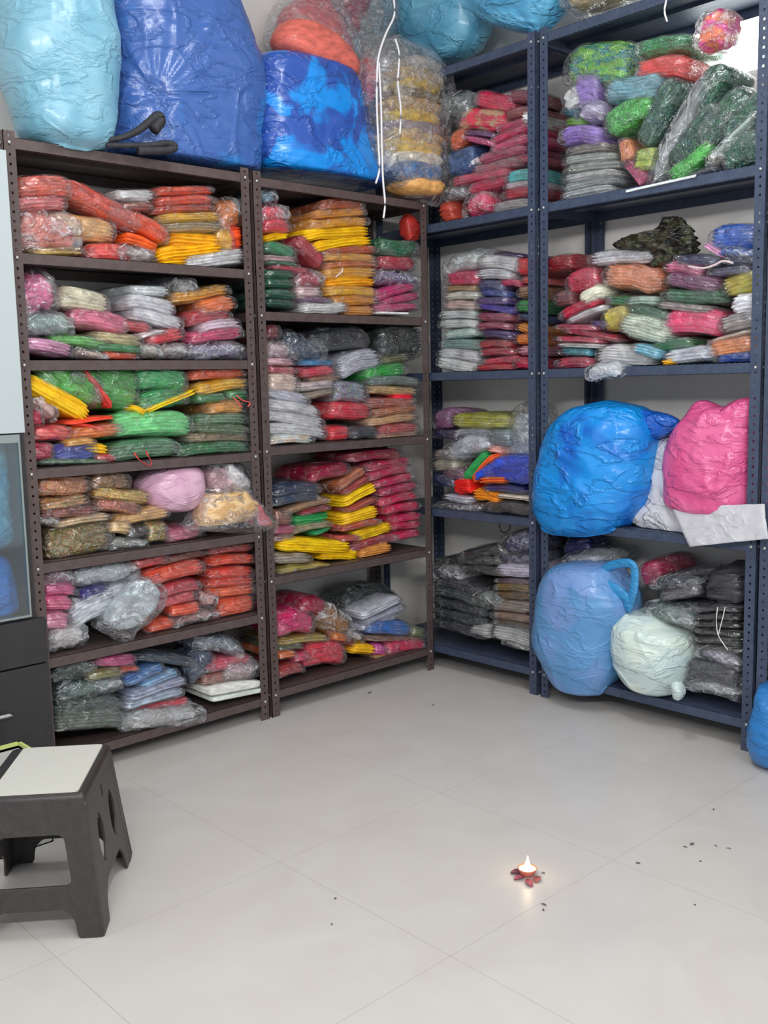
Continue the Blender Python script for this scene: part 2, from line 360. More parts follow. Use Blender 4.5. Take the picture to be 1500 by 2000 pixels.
def packet(plane, px, py, wp, hp, rot, col, kind, label, rec=None, c2=None, group=None, depth=None, cat=None, name=None):
    """folded garment, in its own poly sleeve; the photo's front edge is placed on the rack's front plane"""
    random.seed(int(px*7+py*13)); sd = Vector((px*.37, py*.53, 1.3))
    rec = .012 + random.random()*.02 if rec is None else rec
    ca, sa = math.cos(R(rot)), math.sin(R(rot))
    L, Rr = at(px-ca*wp/2, py+sa*wp/2, plane, rec), at(px+ca*wp/2, py-sa*wp/2, plane, rec)
    T, B = at(px-sa*hp/2, py-ca*hp/2, plane, rec), at(px+sa*hp/2, py+ca*hp/2, plane, rec)
    X = Rr-L; a = X.length/2; X.normalize()
    Y = Vector((0, 1, 0)) if plane == 'L' else Vector((1, 0, 0))
    Z = X.cross(Y).normalized()
    c = abs((T-B).dot(Z))/2*1.16; c = max(c, .004)
    z0_ = LV.get('z', (None, None))[0]; cz_ = (L.z+Rr.z)/2
    drop = 0
    if z0_ is not None and abs(rot) < 20 and kind != 't' and 0 < cz_-c-z0_ < .020:
        drop = (cz_-c-z0_)/2; c += drop
    dep = depth if depth else min(.30, DP-rec-.03)
    if abs(rot) > 24 and not depth: dep = min(dep, .2)
    b = dep/2
    ctr = (L+Rr)/2 + Y*b - Vector((0, 0, drop))
    big = wp*hp > 2600
    nl = max(1, round(c*2/.0115)); ph = random.random()*6
    droop = random.uniform(.0, .35)
    if kind == 't': droop = 0
    lean = random.uniform(-.1, .1)
    def wave(p):
        xn = p.x/a
        z = p.z + c*.28*noise.noise(Vector((p.x*9, p.y*7, 0))+sd) - droop*c*(xn*xn) + lean*c*xn
        return z
    crum = {'b': .30, 'c': .30}.get(kind, .0)
    def dg(p):
        q = Vector(p)
        s = p.z/c
        wv_ = noise.noise(Vector((p.x*11, p.y*9, p.z*8))+sd)
        g = abs(math.cos(math.pi*nl*.5*(s+1) + 1.8*wv_ + ph))
        lay = int((s+1)*.5*nl + .25*wv_ + 50)
        rr = noise.noise(Vector((lay*7.7, ph, sd.x)))
        if kind not in 'ct':
            q.x -= math.copysign(min(.013, .1*a)*g**3 + .006*abs(rr), q.x)*min(1, abs(p.x)/a*1.6)
            q.y -= math.copysign(min(.013, .1*b)*g**3 + .008*rr, q.y)*min(1, abs(p.y)/b*1.6)
        q.z = wave(p)
        if kind != 't':
            n1 = fbm(Vector((p.x*22, p.y*16, p.z*48))+sd, 2)
            q += Vector((.05*a, .03*b, .22*c))*n1*(.45+crum*2)
            nn = Vector((p.x/a*.4, p.y/b, p.z/c)); nn.normalize()
            q += nn*.0045*(ridge(Vector((p.x*9, p.y*9, p.z*60+3*p.x))+sd, 3)-.4)
        return q
    ee1, ee2 = (.5, .24) if kind not in 'bc' else (.8, .5)
    if kind == 't': ee1, ee2 = .15, .12
    sx = .97
    V, F = sq_mesh(a*sx, b*.94, c*.97, ee1, ee2, 56 if wp > 60 else 40, (32 if big else 24) if kind != 't' else 6, dg)
    nm, ct = {'p': ('garment_packet', 'garment packet'), 'q': ('sequin_packet', 'garment packet'), 'n': ('folded_cloth', 'cloth'), 'b': ('cloth_bundle', 'cloth'),
              'c': ('plastic_pouch', 'plastic packet'), 't': ('card_sheet', 'card')}[kind]
    if name: nm = name
    if cat: ct = cat
    mt = cloth(col, c2, kind == 'q')
    M = Matrix((X, Y, Z)).transposed().to_4x4(); M.translation = ctr
    zz = LV.get('z', (None, None)); V = fit_shelf(M, V, plane, zz[0], zz[1], rec < .0)
    body = mesh_obj(nm, V, F, mt)
    body.matrix_world = M
    tag(body, label, ct, group)
    if kind in 'pqc':
        ax = a*(1.0 if kind != 'c' else 1.06)
        fl = random.choice((-1, 1)); fx = min(.012, a*.2)*random.uniform(.2, 1)
        def ds(p):
            q = Vector(p); q.z = wave(p)
            t = abs(p.x)/ax
            if p.x*fl > 0: q.x += fl*fx*t**4; q.z -= c*.25*t**6
            k = ridge(Vector((p.x*26, p.y*20, p.z*36))+sd*1.7, 3)
            n_ = Vector((p.x/a*.6, p.y/b, p.z/c)); n_.normalize()
            q += n_*(k-.25)*(.0075 if kind != 'c' else .012)
            return q
        V, F = sq_mesh(ax, b*1.0, c*1.02, .6, .24, 72, 20, ds)
        V = fit_shelf(M, V, plane, zz[0], zz[1], rec < 0)
        sl = mesh_obj('plastic_sleeve', V, F, film((.06 if kind != 'c' else .20)*(.45 if .3*col[0]+.59*col[1]+.11*col[2] < 80 else 1), gl=.7, sc=13 if kind != 'c' else 8), body)
    return body
BAYNAME = {}
LVZ = {}
for i in range(6): LVZ['A%d' % (i+1)] = (ZA[i+1], ZA[i])
for i in range(4): LVZ['B%d' % (i+1)] = (ZB[i+1], ZB[i]); LVZ['C%d' % (i+1)] = (ZC[i+1], ZC[i]); LVZ['D%d' % (i+1)] = (ZC[i+1], ZC[i])
def bay(plane, key, suffix, group, text):
    LV['z'] = LVZ.get(key, (None, None))
    for ln in text.strip().splitlines():
        ln = ln.strip()
        if not ln or ln.startswith('#'): continue
        left, lab = ln.split('|'); f = left.split()
        px, py, wp, hp, rot = map(float, f[:5]); col = tuple(int(x) for x in f[5].split(',')); kind = f[6]
        rec = c2 = dp = None
        for x in f[7:]:
            if x[0] == '@': rec = float(x[1:])
            if x[0] == '/': c2 = tuple(int(y) for y in x[1:].split(','))
            if x[0] == 'd': dp = float(x[1:])
        packet(plane, px, py, wp, hp, rot, col, kind, lab.strip()+', '+suffix, rec, c2, group, dp)

def bag(name, plane, rows, rec, T, mat, label, cat='bag', tie=None, amp=.010, parent=None, group=None, nr=46, nu=72, ex=2.4, seed=0, front=1.0, rfreq=14, pleat=0, zlo=None, zhi=None, drape=True, star=None):
    """stuffed bag: rows (y, x left, x right) give its outline on its own middle plane, T its real thickness"""
    mid = rec+T/2
    rows = [Vector(r) for r in rows]
    # arclength-free resample
    P = catmull(rows, max(2, nr//(len(rows)-1)))
    wmax = max((at(r[2], r[0], plane, mid)-at(r[1], r[0], plane, mid)).length for r in rows)
    Y = Vector((0, 1, 0)) if plane == 'L' else Vector((1, 0, 0))
    Xd = Vector((1, 0, 0)) if plane == 'L' else Vector((0, -1, 0))
    V = []; F = []; ctr0 = None; n = len(P); sd = Vector((seed*3.1+rows[0][1]*.01, seed, rows[0][0]*.01))
    tp = at(tie[0], tie[1], plane, rec) if tie else None
    cs = []
    creases = []
    if star:
        for c0, ends in star:
            P0 = at(c0[0], c0[1], plane, rec)
            for e in ends:
                P1 = at(e[0], e[1], plane, rec); creases.append(((P0.dot(Xd), P0.z), (P1.dot(Xd), P1.z)))
    for r in P:
        L, Q = at(r[1], r[0], plane, mid), at(max(r[2], r[1]+1), r[0], plane, mid); cs.append(((L+Q)/2, (Q-L).length/2))
    base = cs[-1][0].copy(); base.z = min(c[0].z for c in cs)
    for c, hw in cs:
        dd = T/2*(hw*2/wmax)**.75
        for i in range(nu):
            th = 2*math.pi*i/nu
            ct_, st_ = math.cos(th), math.sin(th); rn = (abs(ct_)**ex+abs(st_)**ex)**(1/ex); x = hw*ct_/rn; y = dd*st_/rn
            p = c + Xd*x + Y*y
            nrm = (Xd*(x/max(hw, 1e-4)**1 ) + Y*(y/max(dd, 1e-4))).normalized()
            q = p*1.0
            k = ridge(Vector((q.x*rfreq*.35, q.y*rfreq*.35, q.z*rfreq*.55))+sd, 3)-.45
            k += .5*(ridge(Vector((q.x*rfreq, q.y*rfreq, q.z*rfreq*1.1))+sd*2, 2)-.45)
            edge = abs(math.sin(th))**.5*.85+.15
            k2 = abs(noise.noise(Vector((q.x*rfreq*.5+q.z*3, q.y*rfreq*.5, q.z*rfreq*.45-q.x*4))+sd*3))
            k += .7*math.exp(-(k2/.06)**2) - .2
            off = amp*k*edge
            if tp is not None:
                dx = (q-tp).dot(Xd); dz = q.z-tp.z; rr = math.hypot(dx, dz)
                an = math.atan2(dz, dx)
                s = (1-abs(noise.noise(Vector((an*3.2, rr*1.2, seed))+sd))*2.6)
                off += 1.5*amp*(s-.4)*math.exp(-rr/.16)*(1 if math.sin(th) < 0 else 0)*edge
                off -= .03*math.exp(-(rr/.045)**2)*(1 if math.sin(th) < 0 else 0)
            if creases and math.sin(th) < 0:
                qx = q.dot(Xd); best = 0
                for (ax_, az_), (bx_, bz_) in creases:
                    ux, uz = bx_-ax_, bz_-az_; Lc = math.hypot(ux, uz); tt = ((qx-ax_)*ux+(q.z-az_)*uz)/(Lc*Lc)
                    if -.02 < tt < 1.05:
                        dp = abs((qx-ax_)*uz-(q.z-az_)*ux)/Lc
                        best = max(best, math.exp(-(dp/(.013+.010*tt))**2)*(1-.6*tt))
                off += .011*best*edge
            if pleat:
                off += pleat*math.cos(th*17+6*noise.noise(Vector((th, c.z*5, seed))))*edge
            V.append(p + nrm*off)
    m = len(cs)
    if zlo is not None or zhi is not None:
        Mt = Matrix.Translation(sum((c[0] for c in cs), Vector())/len(cs)); I = Mt.inverted()
        V = [Mt @ v for v in fit_shelf(Mt, [I @ v for v in V], plane, zlo, zhi, drape, zhi is not None)]
    V = [v-base for v in V]
    for j in range(m-1):
        for i in range(nu):
            F.append((j*nu+i, j*nu+(i+1) % nu, (j+1)*nu+(i+1) % nu, (j+1)*nu+i))
    F.append(tuple(range(nu))[::-1]); F.append(tuple((m-1)*nu+k for k in range(nu)))
    o = mesh_obj(name, V, F, mat, parent, True, base if parent is None else base-parent.location)
    if label: tag(o, label, cat, group)
    return o
# ------------------------------------------------------------------ packets: x y width height tilt r,g,b kind | label   (photo pixels of the front edge on the rack's front plane)
bay('L', 'A1', 'left brown rack, top tier', 'packets on the top tier of the left rack', '''
90 357 116 42 0 205,100,85 p |salmon red bundle against the left post
85 391 108 30 2 205,122,118 p |dusty pink folded packet under the salmon bundle
100 446 128 72 -3 205,125,112 c |crumpled clear pouch with peach cloth inside
162 441 150 46 -10 218,176,120 p |straw coloured sheer packet sloping down to the right
115 489 112 20 -1 200,166,95 p |thin yellowish packet lowest at the left
200 392 176 34 -27 203,80,58 p |brick orange long packet leaning down, upper of two
272 431 146 33 -28 224,84,42 p |bright orange long packet leaning down, lower of two
283 470 74 22 -20 222,98,40 n |orange cloth end poking out under the leaning packets
222 492 96 36 -6 226,78,70 p |coral red packet lying on the shelf
274 492 72 36 -6 172,160,155 c |empty looking grey clear pouch beside the coral packet
270 379 78 24 1 214,214,218 p @.03 |small white packet at the back of the gap
275 401 64 20 0 140,72,58 p @.02 |dark rust cloth under the small white packet
368 371 118 19 1 204,78,42 p |rust orange packet, top of the right stack
367 389 122 19 1 198,74,44 p |rust orange packet, second in the right stack
366 405 122 17 2 188,72,46 p |rust orange packet, third in the right stack
380 421 124 20 1 228,178,48 p |mustard yellow packet in the right stack
383 440 122 20 0 165,150,118 p |khaki packet below the mustard yellow one
456 414 46 58 8 200,122,62 c |gold orange crumpled pouch by the right post
390 467 116 30 -6 240,166,42 n |loose amber cloth with a soft fold
378 490 138 30 6 245,172,18 n |loose yellow cloth spilling over the front
348 508 58 14 4 250,176,8 n |bright yellow cloth hem on the shelf edge
444 463 42 44 -20 242,172,66 p |peach yellow packet near the right post
467 462 26 48 -6 228,78,34 n |upright orange red strip by the right post
427 504 132 32 8 226,226,232 p |white plastic wrapped packet at the right front
''')
bay('L', 'A2', 'left brown rack, second tier', 'packets on the second tier of the left rack', '''
80 566 74 80 2 218,112,156 c |bright pink crumpled pouch in the upper left corner
172 580 102 42 -9 218,208,188 p |cream packet next to the pink pouch
298 566 84 20 -1 216,220,226 p @.03 |flat white packet with a square end
302 594 100 30 -12 220,222,234 p |white packet under the flat one
314 618 108 28 -17 226,228,238 p |plump white packet with drooping end
370 556 42 34 0 150,150,150 c |clear crumpled puff left of the yellow packet
398 572 120 24 9 232,168,42 p |golden yellow packet, top of the right pile
432 593 72 32 10 250,126,66 p |light orange packet below the golden one
414 618 92 28 10 172,52,68 p |dark red packet in the right pile
202 622 120 38 -8 228,122,150 p |rose pink packet in the middle
272 637 62 20 -6 198,78,88 p |small raspberry packet beside the rose one
102 632 100 42 -6 128,148,142 c |grey green crumpled pouch at the left
162 664 128 22 -5 112,190,100 p |light green packet lying flat
238 660 100 24 -8 188,174,134 p |sand coloured packet over the green one
100 673 104 28 -10 230,165,198 p |pale pink packet touching the left post
184 688 62 14 -12 188,162,152 c |thin clear wrapper over the shelf edge
240 680 94 16 -3 50,140,78 p |emerald packet above the orange one
240 690 78 12 -2 232,96,56 p |narrow orange red packet on the shelf edge
328 656 80 26 10 204,56,66 p |red packet sloping up to the right
300 683 36 24 0 176,168,158 c |small clear pouch beside the emerald packet
348 683 60 26 0 170,164,160 c |clear rumpled pouch in the lower middle
430 681 112 34 -1 152,146,170 c |lilac grey clear pouch at the lower right
428 652 112 26 6 206,72,120 p |magenta packet near the right post
436 634 88 24 8 238,210,220 p |pinkish white packet resting on the magenta one
304 650 54 12 14 222,212,212 p |thin white packet between raspberry and red
''')
bay('L', 'A3', 'left brown rack, third tier', 'packets on the third tier of the left rack', '''
140 742 140 70 -22 70,165,58 p |grass green slanted packet in the upper left
118 776 152 36 -31 244,184,38 n |yellow folded cloth slanting down to the right
154 734 26 42 -10 150,192,164 c |pale green clear flap at the top
196 757 102 11 -54 196,68,60 n |narrow dark red strap running down between greens
232 756 98 76 -4 66,150,66 p |large green packet right of the red strap
322 734 104 44 -2 56,160,98 p |sea green packet under the upper shelf
324 776 102 38 8 62,150,90 p |deep green packet below the sea green one
338 784 116 13 23 248,200,46 n |slim yellow strip bent along the green packet
277 800 30 12 -32 240,186,50 n |short yellow strip end
432 728 118 24 2 224,88,42 p |orange red packet in the upper right
440 753 112 26 6 246,186,38 p |yellow rolled packet with a dark band
418 777 62 18 4 50,128,72 p |dark green packet below the yellow roll
470 770 44 20 4 40,130,70 p |dark green packet corner by the right post
448 794 76 28 2 218,156,76 p |apricot packet with red ties
306 828 162 46 4 124,216,146 p |big mint green packet bulging over the others
440 818 104 24 2 112,142,112 p |grey green packet right of the mint one
440 838 110 20 0 95,120,86 p |olive green packet in the right pile
432 854 126 20 0 148,134,104 p |khaki packet in the right pile
425 873 148 22 4 46,122,74 p |bottle green packet, bottom of the right pile
290 876 144 32 4 84,132,96 p |dull green packet lying on the shelf
186 820 102 8 8 234,84,58 n |red tie lying across, upper
176 831 82 8 -12 230,78,60 n |red tie lying across, lower
192 843 118 26 6 244,130,56 p |orange packet below the red ties
108 846 84 28 -2 212,80,76 p |watermelon red packet at the left
76 812 24 38 4 176,30,70 p |small crimson packet on end at the left post
92 797 56 26 -35 196,160,158 c |clear crumple beside the yellow cloth
150 882 96 34 10 56,72,156 p |royal blue packet on the shelf
162 864 62 16 6 228,168,70 p |ochre packet above the blue one
194 876 50 22 -8 244,192,56 n |yellow cloth tip over the blue packet
88 881 48 34 -2 172,38,70 p |crimson packet in the lower left corner
150 900 144 10 1 80,112,82 p |thin green packet under the blue one
214 894 46 12 -4 192,78,84 p |thin rose packet beside the blue one
''')
bay('L', 'A4', 'left brown rack, fourth tier', 'packets on the fourth tier of the left rack', '''
128 948 114 42 2 220,136,62 q |orange gold glittering roll at the top left
222 938 82 34 0 170,124,80 q |bronze glittering packet beside the orange roll
245 969 120 28 -6 234,184,58 q |yellow gold glittering packet on the pile
238 990 90 24 -5 188,98,60 q |coppery packet under the yellow gold one
130 982 106 24 8 196,150,74 q |tan gold packet with a shiny edge
140 1001 120 22 5 160,78,60 q |reddish brown glittering packet in the left pile
96 1018 42 22 0 190,186,180 c |small clear crumple at the left post
168 1016 114 16 9 208,188,150 p |ivory packet slanting above the large gold one
157 1055 140 64 7 150,124,40 q |large dark gold sequinned packet at the bottom left
282 1008 118 26 8 220,178,118 p |cream and gold packet in the middle
242 1030 46 24 2 222,192,142 p |small champagne packet end
276 1041 44 26 4 50,48,55 p |black packet end with round studs
312 1040 44 36 4 170,146,60 q |olive gold sequinned packet end
258 1059 72 16 6 150,148,142 c |clear wrapper on the shelf edge
366 1042 78 24 6 176,98,122 p |mauve packet behind the lace bag
''')
bay('L', 'A5', 'left brown rack, fifth tier', 'packets on the fifth tier of the left rack', '''
118 1126 66 38 4 142,106,128 c |dull violet clear pouch at the upper left
122 1150 70 28 3 216,90,148 p |hot pink packet, upper of three
118 1178 64 28 3 226,106,150 p |hot pink packet, middle of three
114 1212 58 34 3 228,142,172 p |pale rose packet, lowest of three
212 1118 128 42 6 190,200,206 c |silvery clear pouch across the top
190 1160 68 32 12 44,38,112 p |navy blue packet between the clear ones
206 1178 150 44 26 216,224,238 p |bluish white long packet sloping upward
137 1244 78 38 8 196,192,192 c |clear pouch in the lower left corner
300 1094 84 26 10 186,50,56 p |red packet under the upper shelf
364 1086 92 20 12 122,58,50 p |dark maroon packet under the upper shelf
345 1116 130 32 13 238,84,46 p |vivid orange packet, largest of the middle pile
350 1152 104 24 14 186,56,70 p |cherry packet in the middle pile
348 1173 92 22 16 202,78,88 p |dusty red packet in the middle pile
368 1190 64 24 12 242,92,48 p |orange packet showing below the cherry ones
322 1219 60 16 10 232,92,48 p |flat orange packet near the shelf edge
384 1206 92 16 12 150,108,104 c |dark clear wrapper in the middle
455 1071 92 20 4 176,66,62 p |dull red packet, top of the right pile
460 1095 94 20 4 238,80,42 p |orange packet, second in the right pile
458 1117 94 22 3 226,74,50 p |red orange packet, third in the right pile
458 1137 96 18 5 204,80,58 p |brick packet, fourth in the right pile
458 1156 96 22 6 242,106,62 p |light orange packet, fifth in the right pile
466 1181 80 32 9 242,98,60 p |plump orange packet, bottom of the right pile
414 1172 28 32 4 200,150,150 c |small clear puff left of the orange pile
''')
bay('L', 'A6', 'left brown rack, lowest tier', 'packets on the lowest tier of the left rack', '''
150 1310 84 44 6 60,76,72 c |dark bottle green pouch at the upper left
232 1290 88 26 2 192,80,132 p |fuchsia packet on top
210 1317 78 22 8 132,126,72 p |olive patterned packet under the fuchsia one
257 1309 44 14 10 208,90,58 p |small orange packet end
330 1286 124 22 -8 60,70,82 p |slate packet sloping down to the right
436 1260 100 34 -14 120,130,142 c |grey blue clear pouch at the upper right
286 1320 92 20 22 72,122,176 p |mid blue packet in the fanned pile
318 1328 86 16 22 150,188,220 p |sky blue packet in the fanned pile
314 1346 122 20 17 172,182,206 p |pale lavender packet in the fanned pile
308 1364 124 22 14 194,204,224 p |icy white packet in the fanned pile
396 1303 64 44 32 48,68,92 p |navy grey packet standing up behind the fan
320 1382 124 20 13 220,66,78 p |red packet under the fanned blues
328 1405 156 34 8 172,172,172 c @-.02 |wide clear wrapper hanging at the front
182 1346 126 34 10 86,106,100 c |dark green clear pouch in the left middle
176 1380 138 34 7 74,90,84 p |dark green packet at the left
180 1412 146 38 5 94,108,98 p @-.01 |grey green packet lowest at the left
452 1298 98 24 9 198,88,110 p |raspberry packet at the right
450 1322 106 24 9 162,110,94 p |light brown packet at the right
478 1308 66 36 8 196,176,180 c |whitish clear pouch by the right post
464 1346 106 12 11 218,218,208 t @-.02 |white cardboard sheet, upper of two
468 1359 104 8 12 206,208,204 t @-.02 |white cardboard sheet, lower of two
''')
bay('L', 'B1', 'middle brown rack, top tier', 'packets on the top tier of the middle rack', '''
530 380 28 30 0 100,140,156 c |small teal clear crumple under the top shelf
543 416 54 38 -4 208,72,92 c |pink red crumpled pouch at the left post
546 440 58 26 -4 204,52,70 p |red packet below the pink pouch
546 459 54 16 9 246,186,22 n |yellow cloth edge under the red packet
553 484 68 24 -15 56,132,88 p |mid green packet drooping right
553 504 68 16 -6 188,154,154 p |pale mauve packet above the green stack
560 514 66 9 -8 60,124,88 p |thin green packet
612 489 72 26 -38 168,40,62 p |dark red packet sliding down beside the yellow stack
576 524 82 13 -6 192,78,94 p |thin rose packet above the green stack
552 534 62 18 -2 28,98,70 p |dark green packet, top of four
552 552 62 18 -3 24,94,70 p |dark green packet, second of four
553 571 62 18 -5 22,98,74 p |dark green packet, third of four
554 590 62 17 -7 24,92,70 p |dark green packet, lowest of four
611 543 54 32 -2 192,88,110 c |pink clear pouch right of the green stack
610 569 52 26 0 208,186,186 p |whitish pink packet
626 584 62 11 -4 134,92,124 p |thin purple packet above the white one
642 598 92 22 0 232,232,236 p |white packet lying on the shelf
676 397 88 24 2 166,84,44 p |copper brown packet, top of the tall yellow stack
672 414 106 18 4 218,148,48 p |amber packet, second in the tall yellow stack
670 432 120 20 4 234,164,48 p |golden packet, third in the tall yellow stack
667 452 132 24 3 244,184,36 n |wide yellow cloth, fourth in the tall yellow stack
674 472 128 24 8 248,188,32 n |wide yellow cloth sloping up, fifth in the tall stack
690 487 114 16 4 184,92,46 p |brown packet amid the tall yellow stack
690 501 110 18 -2 230,166,82 p |light amber packet below the brown one
692 515 108 16 2 208,132,82 p |tan packet amid the tall yellow stack
692 530 106 22 3 244,174,56 p |amber packet with white tag in the tall stack
693 548 104 20 2 244,168,46 n |yellow cloth, fourth from stack bottom
695 566 102 20 -1 250,178,56 p |yellow packet, third from stack bottom
697 585 94 21 -1 240,164,66 p |amber packet, second from stack bottom
705 602 72 13 0 230,164,92 p |pale orange packet, bottom of the tall stack
812 438 30 46 10 150,40,38 b d0.08 |dark red cloth hanging at the right
786 480 78 32 -3 34,112,76 p |forest green packet at the right
783 511 76 26 -8 184,64,86 p |wine pink packet under the forest green one
789 542 88 28 -10 122,110,146 c |violet grey pouch with pink border
778 566 88 20 17 204,56,124 p |magenta packet slanting up at the right
790 582 80 17 11 192,66,120 p |magenta packet second from the bottom right
784 598 88 16 3 200,82,134 p |orchid packet lying at the bottom right
776 611 58 4 -2 226,222,224 t @-.01 |thin white card on the shelf edge
''')
bay('L', 'B2', 'middle brown rack, second tier', 'packets on the second tier of the middle rack', '''
538 648 30 28 -4 128,58,64 p |dark red packet in the upper left corner
552 682 52 40 -6 190,168,174 c |pinkish grey pouch at the left post
553 706 58 16 -4 212,172,180 p |shell pink packet at the left
557 722 62 14 -6 192,104,112 p |dull rose packet at the left
560 745 62 40 -10 220,198,184 p |beige packet at the left post
568 772 90 22 -16 208,208,220 p |white packet, top of the white pile
580 795 112 24 -14 220,220,228 p |white packet, second of the white pile
582 818 120 24 -10 228,230,236 p |white packet, third of the white pile
586 839 122 24 -6 228,228,234 p |white packet, fourth of the white pile
576 856 92 18 0 236,238,242 p /230,212,190 |white packet with cream patch, lowest of the pile
602 680 82 54 -8 54,64,86 c |dark navy pouch in the upper left
668 660 116 42 6 44,46,52 p @.03 |black packet under the upper shelf
790 666 88 62 0 44,47,50 p @.02 |black wrapped packet in the upper right
627 708 68 14 2 50,134,182 p |bright blue packet on the red one
628 723 68 20 4 206,66,84 p |crimson packet below the blue one
640 739 64 16 4 168,132,106 p |brown packet below the crimson one
709 704 86 40 18 196,200,208 p |silver white packet tilted upward
760 722 86 28 7 36,166,66 p |bright green packet right of the silver one
778 699 56 18 6 112,116,74 p |olive packet above the bright green one
778 743 98 18 -2 122,138,132 p |grey green packet below the bright green one
624 753 80 18 4 204,194,190 p |off white packet in the middle
626 768 78 16 13 172,162,142 p |lace trimmed grey packet in the middle
691 762 68 38 2 168,176,184 q |silver knit pouch in the middle
776 761 98 18 -2 206,174,124 p |straw gold packet at the right
795 774 42 15 2 220,44,62 n |red cloth knot at the right
772 787 100 20 2 178,108,98 p |dusty rose brown packet at the right
692 802 84 32 -4 220,56,74 p |bright red packet in the lower middle
781 802 92 16 7 194,132,94 p |tan packet in the right pile
774 819 104 18 7 220,182,138 p |pale tan packet in the right pile
785 835 88 16 6 186,88,88 p |brick pink packet in the right pile
777 849 98 14 5 210,176,152 p |pale peach packet, bottom of the right pile
669 846 44 28 8 220,60,72 p |small red packet on the shelf edge
719 843 52 24 6 58,68,70 p |charcoal packet beside the small red one
''')
bay('L', 'B3', 'middle brown rack, third tier', 'packets on the third tier of the middle rack', '''
586 956 100 26 4 50,60,82 p |black blue packet, upper of two at the left
584 974 96 20 6 60,72,88 p |black blue packet, lower of two at the left
650 922 84 26 12 164,26,58 p @.03 |dark crimson packet at the upper middle
740 889 112 20 6 152,28,60 p @.02 |dark maroon packet touching the shelf above
767 905 92 18 9 174,38,70 p |wine red packet, second from the top right
600 988 106 14 16 168,134,96 p |tan packet slanting up
558 1011 36 30 4 152,100,80 p |brown packet by the left post
622 996 62 14 15 162,56,58 p |red brown packet above the green one
617 1013 84 22 13 54,146,86 b |feathery green cloth
612 1030 86 14 11 166,156,120 p |pale olive packet under the feathery green
638 1037 42 16 13 56,146,96 b |small feathery green cloth end
562 1036 48 18 2 180,78,116 p |mauve pink packet by the left post
557 1052 44 14 2 192,162,156 p |pale pink packet by the left post
622 1068 152 28 -3 250,194,22 n |bright yellow cloth lying over the lower packets
672 1080 78 20 -4 246,184,20 n |bright yellow cloth end hanging at the front
578 1091 80 20 0 172,162,148 p |grey beige packet under the yellow cloth
606 1113 114 22 7 188,168,84 p |olive yellow packet, lowest at the left
692 934 66 15 33 192,122,86 p |tan packet standing steep in the centre
702 948 64 12 30 174,66,60 p |rust packet standing steep in the centre
708 966 76 20 29 250,190,34 n |yellow cloth edge, upper of three in the centre
712 986 68 12 22 188,80,60 p |rust packet between the yellow cloth edges
711 1006 78 25 16 244,184,44 n |yellow cloth edge, middle of three in the centre
711 1026 80 13 13 192,92,78 p |rust packet below the middle yellow edge
736 1038 84 20 18 254,190,44 n |yellow cloth edge, lowest of three in the centre
740 1057 104 17 15 166,56,78 p |wine packet under the lowest yellow edge
742 1071 68 16 11 204,142,80 n |tan cloth piece near the shelf edge
690 1053 44 12 8 190,90,80 p |small rust packet beside the yellow cloth
766 922 86 18 12 186,42,84 p |raspberry packet, top of the right stack
777 938 82 17 13 198,50,94 p |raspberry packet, second in the right stack
786 955 80 17 12 194,58,100 p |raspberry packet, third in the right stack
787 973 78 18 11 208,50,96 p |raspberry packet, fourth in the right stack
793 992 72 18 10 208,42,98 p |raspberry packet, fifth in the right stack
800 1010 62 16 8 204,38,94 p |raspberry packet, sixth in the right stack
800 1027 62 16 7 210,44,98 p |raspberry packet, seventh in the right stack
798 1045 68 18 8 214,38,98 p |raspberry packet, bottom of the right stack
''')
bay('L', 'B4', 'middle brown rack, lowest tier', 'packets on the lowest tier of the middle rack', '''
583 1214 82 44 3 206,38,110 p |plump magenta packet at the left post
620 1184 52 32 -10 162,22,68 p |dark crimson packet peeking above the magenta one
660 1214 74 46 -32 156,110,56 c |gold brown cord tangle in a clear pouch
598 1250 106 15 5 180,160,92 p |pale yellow flat packet at the left
572 1264 54 14 3 100,106,70 p |olive packet at the left post
566 1280 40 15 10 244,120,46 p |orange packet end at the left post
594 1285 32 18 8 196,56,102 p |small magenta packet end
574 1309 56 22 13 168,58,58 p |red brown roll in the lower left corner
641 1278 88 46 3 226,56,78 p |round red pillow like packet in the middle
672 1245 34 18 -8 200,112,42 p |bronze orange patterned packet end
686 1253 28 20 -20 132,24,34 p |dark blood red packet end
750 1187 88 16 26 218,218,232 p |lavender white packet, top of three
756 1202 90 15 21 204,204,220 p |lavender white packet, second of three
747 1214 80 15 20 212,212,226 p |lavender white packet, lowest of three
768 1228 90 28 -2 60,122,192 p |sky blue packet on the right pile
822 1236 28 20 -6 140,152,110 p |multicolour packet tip at the far right
700 1243 30 15 -28 196,186,186 c |small clear crumple under the white packets
776 1249 118 12 0 168,134,116 p |thin beige packet under the blue one
718 1268 48 20 -6 246,180,44 n |yellow cloth corner at the shelf edge
750 1268 30 18 -8 208,84,160 p |orchid packet with pale flowers
800 1263 82 24 6 210,52,98 p |raspberry packet at the right front
768 1282 62 9 6 220,174,100 p |thin yellow packet on the shelf edge
726 1180 116 60 8 44,46,50 p @.14 |black packet pile behind the white ones
''')
